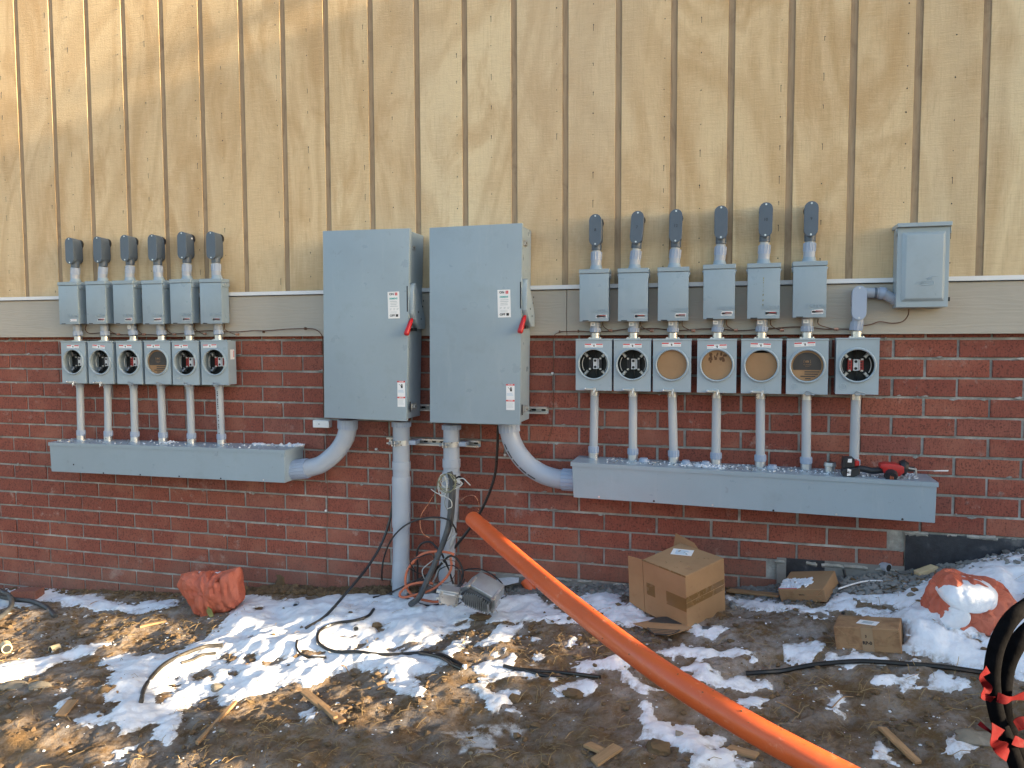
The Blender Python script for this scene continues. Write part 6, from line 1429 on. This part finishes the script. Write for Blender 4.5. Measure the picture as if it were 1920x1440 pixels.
# broken block lumps, bigger stones
def rock(label, x, y, r, mat='stone', sq=(1, .8, .6), lift=.2):
    c = G(x, y); bm = bmesh.new(); bmesh.ops.create_icosphere(bm, subdivisions=3, radius=1)
    vs = []
    for v in bm.verts:
        n_ = 1+.35*mnoise.fractal(v.co*1.6+Vector((x, y, 0)), .8, 2.1, 4); vs.append((v.co.x*r*sq[0]*n_, v.co.y*r*sq[1]*n_, v.co.z*r*sq[2]*n_))
    fs = [tuple(v.index for v in f.verts) for f in bm.faces]; bm.free(); c.z += r*sq[2]*lift
    o = part('stone', B().add(vs, fs), mat, None, smooth=True, loc=c); tag(o, label, 'stone'); return o
rock('sunlit stone lying in the snow inside the muddy hose arc', 410, 1294, .045); rock('brown stone at the snow edge at the left', 197, 1297, .035, 'mud_clod'); rock('tan flat stone in full sun at the far left', 28, 1290, .06, 'stone', (1.3, .8, .4))
rock('tan stone beside the flat one in the sun', 75, 1290, .05, 'stone', (1.2, .8, .5)); rock('round dark clod standing in snow at the bottom, left of the pipe', 1233, 1408, .05, 'mud_clod'); rock('frosty brown stone at the lower right', 1828, 1392, .06, 'stone', (1.3, .8, .5))
rock('muddy clod heap against the brick, right of the left sack', 528, 1100, .055, 'mud_clod', (.8, .6, 1.2), .5); rock('dry clod beside the muddy heap at the wall', 500, 1110, .05, 'mud_clod', (1.3, .6, .6)); rock('dark clod under the big pipe foot', 722, 1112, .04, 'mud_clod')
rock('broken concrete lump below the step in the brickwork', 1688, 1050, .05, 'concrete', (.6, .5, 1.3), .6); rock('pale concrete lump hanging at the brick step', 1678, 1038, .04, 'concrete', (.6, .5, .9), 1.2)
rock('smooth brown stone in snow above the wet box', 1579, 1134, .018, 'stone', (1.3, .8, .5)); rock('dark soil clod poking from snow left of the orange pipe', 905, 1160, .05, 'mud_clod', (1.4, .7, .4)); rock('dark clod in the snow near the S-bent cable', 706, 1175, .03, 'mud_clod')
rock('grey stone on gravel under the foundation', 1775, 1060, .025, 'gravel_stone'); rock('second grey stone on gravel under the foundation', 1790, 1057, .02, 'gravel_stone'); rock('soil clod at the tip of the central snow tongue', 1110, 1205, .028, 'mud_clod')
rock('soil clod left of the half sunk cable', 965, 1312, .03, 'mud_clod'); rock('large soil clod between pipe and half sunk cable', 1075, 1305, .04, 'mud_clod', (1.2, .8, .5)); rock('soil clod next to the pipe in the middle', 1195, 1238, .035, 'mud_clod')

# ---- black bundle with red tape hanging at the lower right, close to the viewer
t = thing('cable_bundle', 'black cable bundle with red tape rising at the lower right corner', 'cable bundle', atd(1870, 1290, 2.0)); o = t.location.copy()
def bnd(pts, r, d): return [atd(x, y, d+dd)-o for x, y, dd in pts]
pa = bnd([(1990, 1090, .1), (1930, 1133, .05), (1898, 1158, 0), (1873, 1200, 0), (1861, 1250, 0), (1862, 1300, 0), (1872, 1350, 0), (1893, 1400, 0), (1915, 1460, 0), (1935, 1520, 0)], 0, 2.0)
pb = bnd([(2010, 1130, .1), (1950, 1165, .04), (1912, 1200, 0), (1888, 1245, 0), (1880, 1300, 0), (1884, 1350, 0), (1903, 1400, 0), (1930, 1450, 0), (1955, 1510, 0)], 0, 2.03)
part('strand', B().tube(spline(pa, 7), .0195, 14), 'black_cloth', t, smooth=True); part('strand', B().tube(spline(pb, 7), .0215, 14), 'black_cloth', t, smooth=True)
def ribbon(name, pts, w, dd=0):
    P = spline([atd(x, y, 1.97+d)-o for x, y, d in pts], 6); b = B(); vs = []; m_ = len(P)
    for i, p in enumerate(P):
        d = (P[min(i+1, m_-1)]-P[max(i-1, 0)]).normalized(); s_ = d.cross(FV).normalized()*w*(.8+.2*math.sin(i*.5+1)); s_ = s_+FV*w*.5*math.sin(i*.45)
        vs += [p+s_, p-s_, p-s_+FV*.0015, p+s_+FV*.0015]
    fs = [(4*i+k, 4*i+(k+1) % 4, 4*i+4+(k+1) % 4, 4*i+4+k) for i in range(m_-1) for k in range(4)]+[(0, 1, 2, 3), tuple(4*m_-4+k for k in (3, 2, 1, 0))]
    part(name, b.add(vs, fs), 'red_tape', t, smooth=True)
ribbon('tape', [(1853, 1255, 0), (1840, 1270, -.01), (1852, 1290, 0), (1842, 1305, -.01), (1862, 1312, 0)], .011)
ribbon('tape', [(1870, 1308, -.015), (1890, 1312, -.02), (1912, 1306, .0), (1960, 1300, .02)], .012)
ribbon('tape', [(1836, 1356, 0), (1852, 1368, -.01), (1868, 1378, 0), (1878, 1372, 0)], .006)
ribbon('tape', [(1872, 1362, -.01), (1864, 1390, -.02), (1876, 1400, -.01), (1890, 1418, 0)], .020)
ribbon('tape', [(1900, 1388, -.01), (1922, 1395, 0), (1950, 1400, .01)], .012)
ribbon('tape', [(1905, 1362, .0), (1925, 1352, 0), (1950, 1362, .01)], .014)

for k, pts in enumerate([[(990, 1098), (1010, 1092), (1035, 1094), (1060, 1090)], [(1050, 1100), (1075, 1096), (1090, 1102), (1110, 1097)], [(1068, 1108), (1085, 1112), (1100, 1106)]]):
    cable([(x, y, None) for x, y in pts], .004, 'black_rubber', 'wire', ['short black wire on rubble right of the orange stub', 'black wire scrap on rubble left of the large box', 'small black wire end at the snow left of the large box'][k], 'wire', n=6)
lf = B()
for k in range(90):
    x, y = rnd.uniform(1.5, 6.3), rnd.uniform(-1.9, -.05)
    r_ = rnd.uniform(.004, .014); a = rnd.uniform(0, 6.28); z = surf(x, y)+.003; ca, sa = math.cos(a)*r_, math.sin(a)*r_; t1, t2 = rnd.uniform(-.3, .6)*r_, rnd.uniform(-.3, .6)*r_
    lf.add([(x-ca, y-sa, z), (x+sa*.45, y-ca*.45, z+t1*.6), (x+ca, y+sa, z+abs(t2)), (x-sa*.45, y+ca*.45, z+abs(t1))], [(0, 1, 2, 3)])
o = part('leaf_litter', lf, 'scrap_wood'); o['kind'] = 'stuff'

rt_ = random.Random(12)
for k, (lab, m, r_) in enumerate([('thin black wire coiling low around the foot of the leaning pipe', 'black_rubber', .0035), ('grey wire crossing the orange cable loop', 'dull_metal', .003), ('thin black wire sagging between the two thick pipes', 'black_rubber', .0035), ('thin copper wire kinked above the splitter', 'copper_wire', .0022), ('black wire trailing over the snow below the splitter', 'black_rubber', .004)]):
    c = [(846, 1085), (815, 1075), (795, 1060), (835, 1070), (842, 1128)][k]; pts = []
    for i in range(8): a = i*.95+k*1.3; pts.append((c[0]+rt_.uniform(18, 34)*math.cos(a), c[1]+rt_.uniform(16, 30)*math.sin(a)*(.35 if k == 4 else 1), -.30-.02*math.sin(i)))
    wire(lab, pts, r_, m, 'wire')
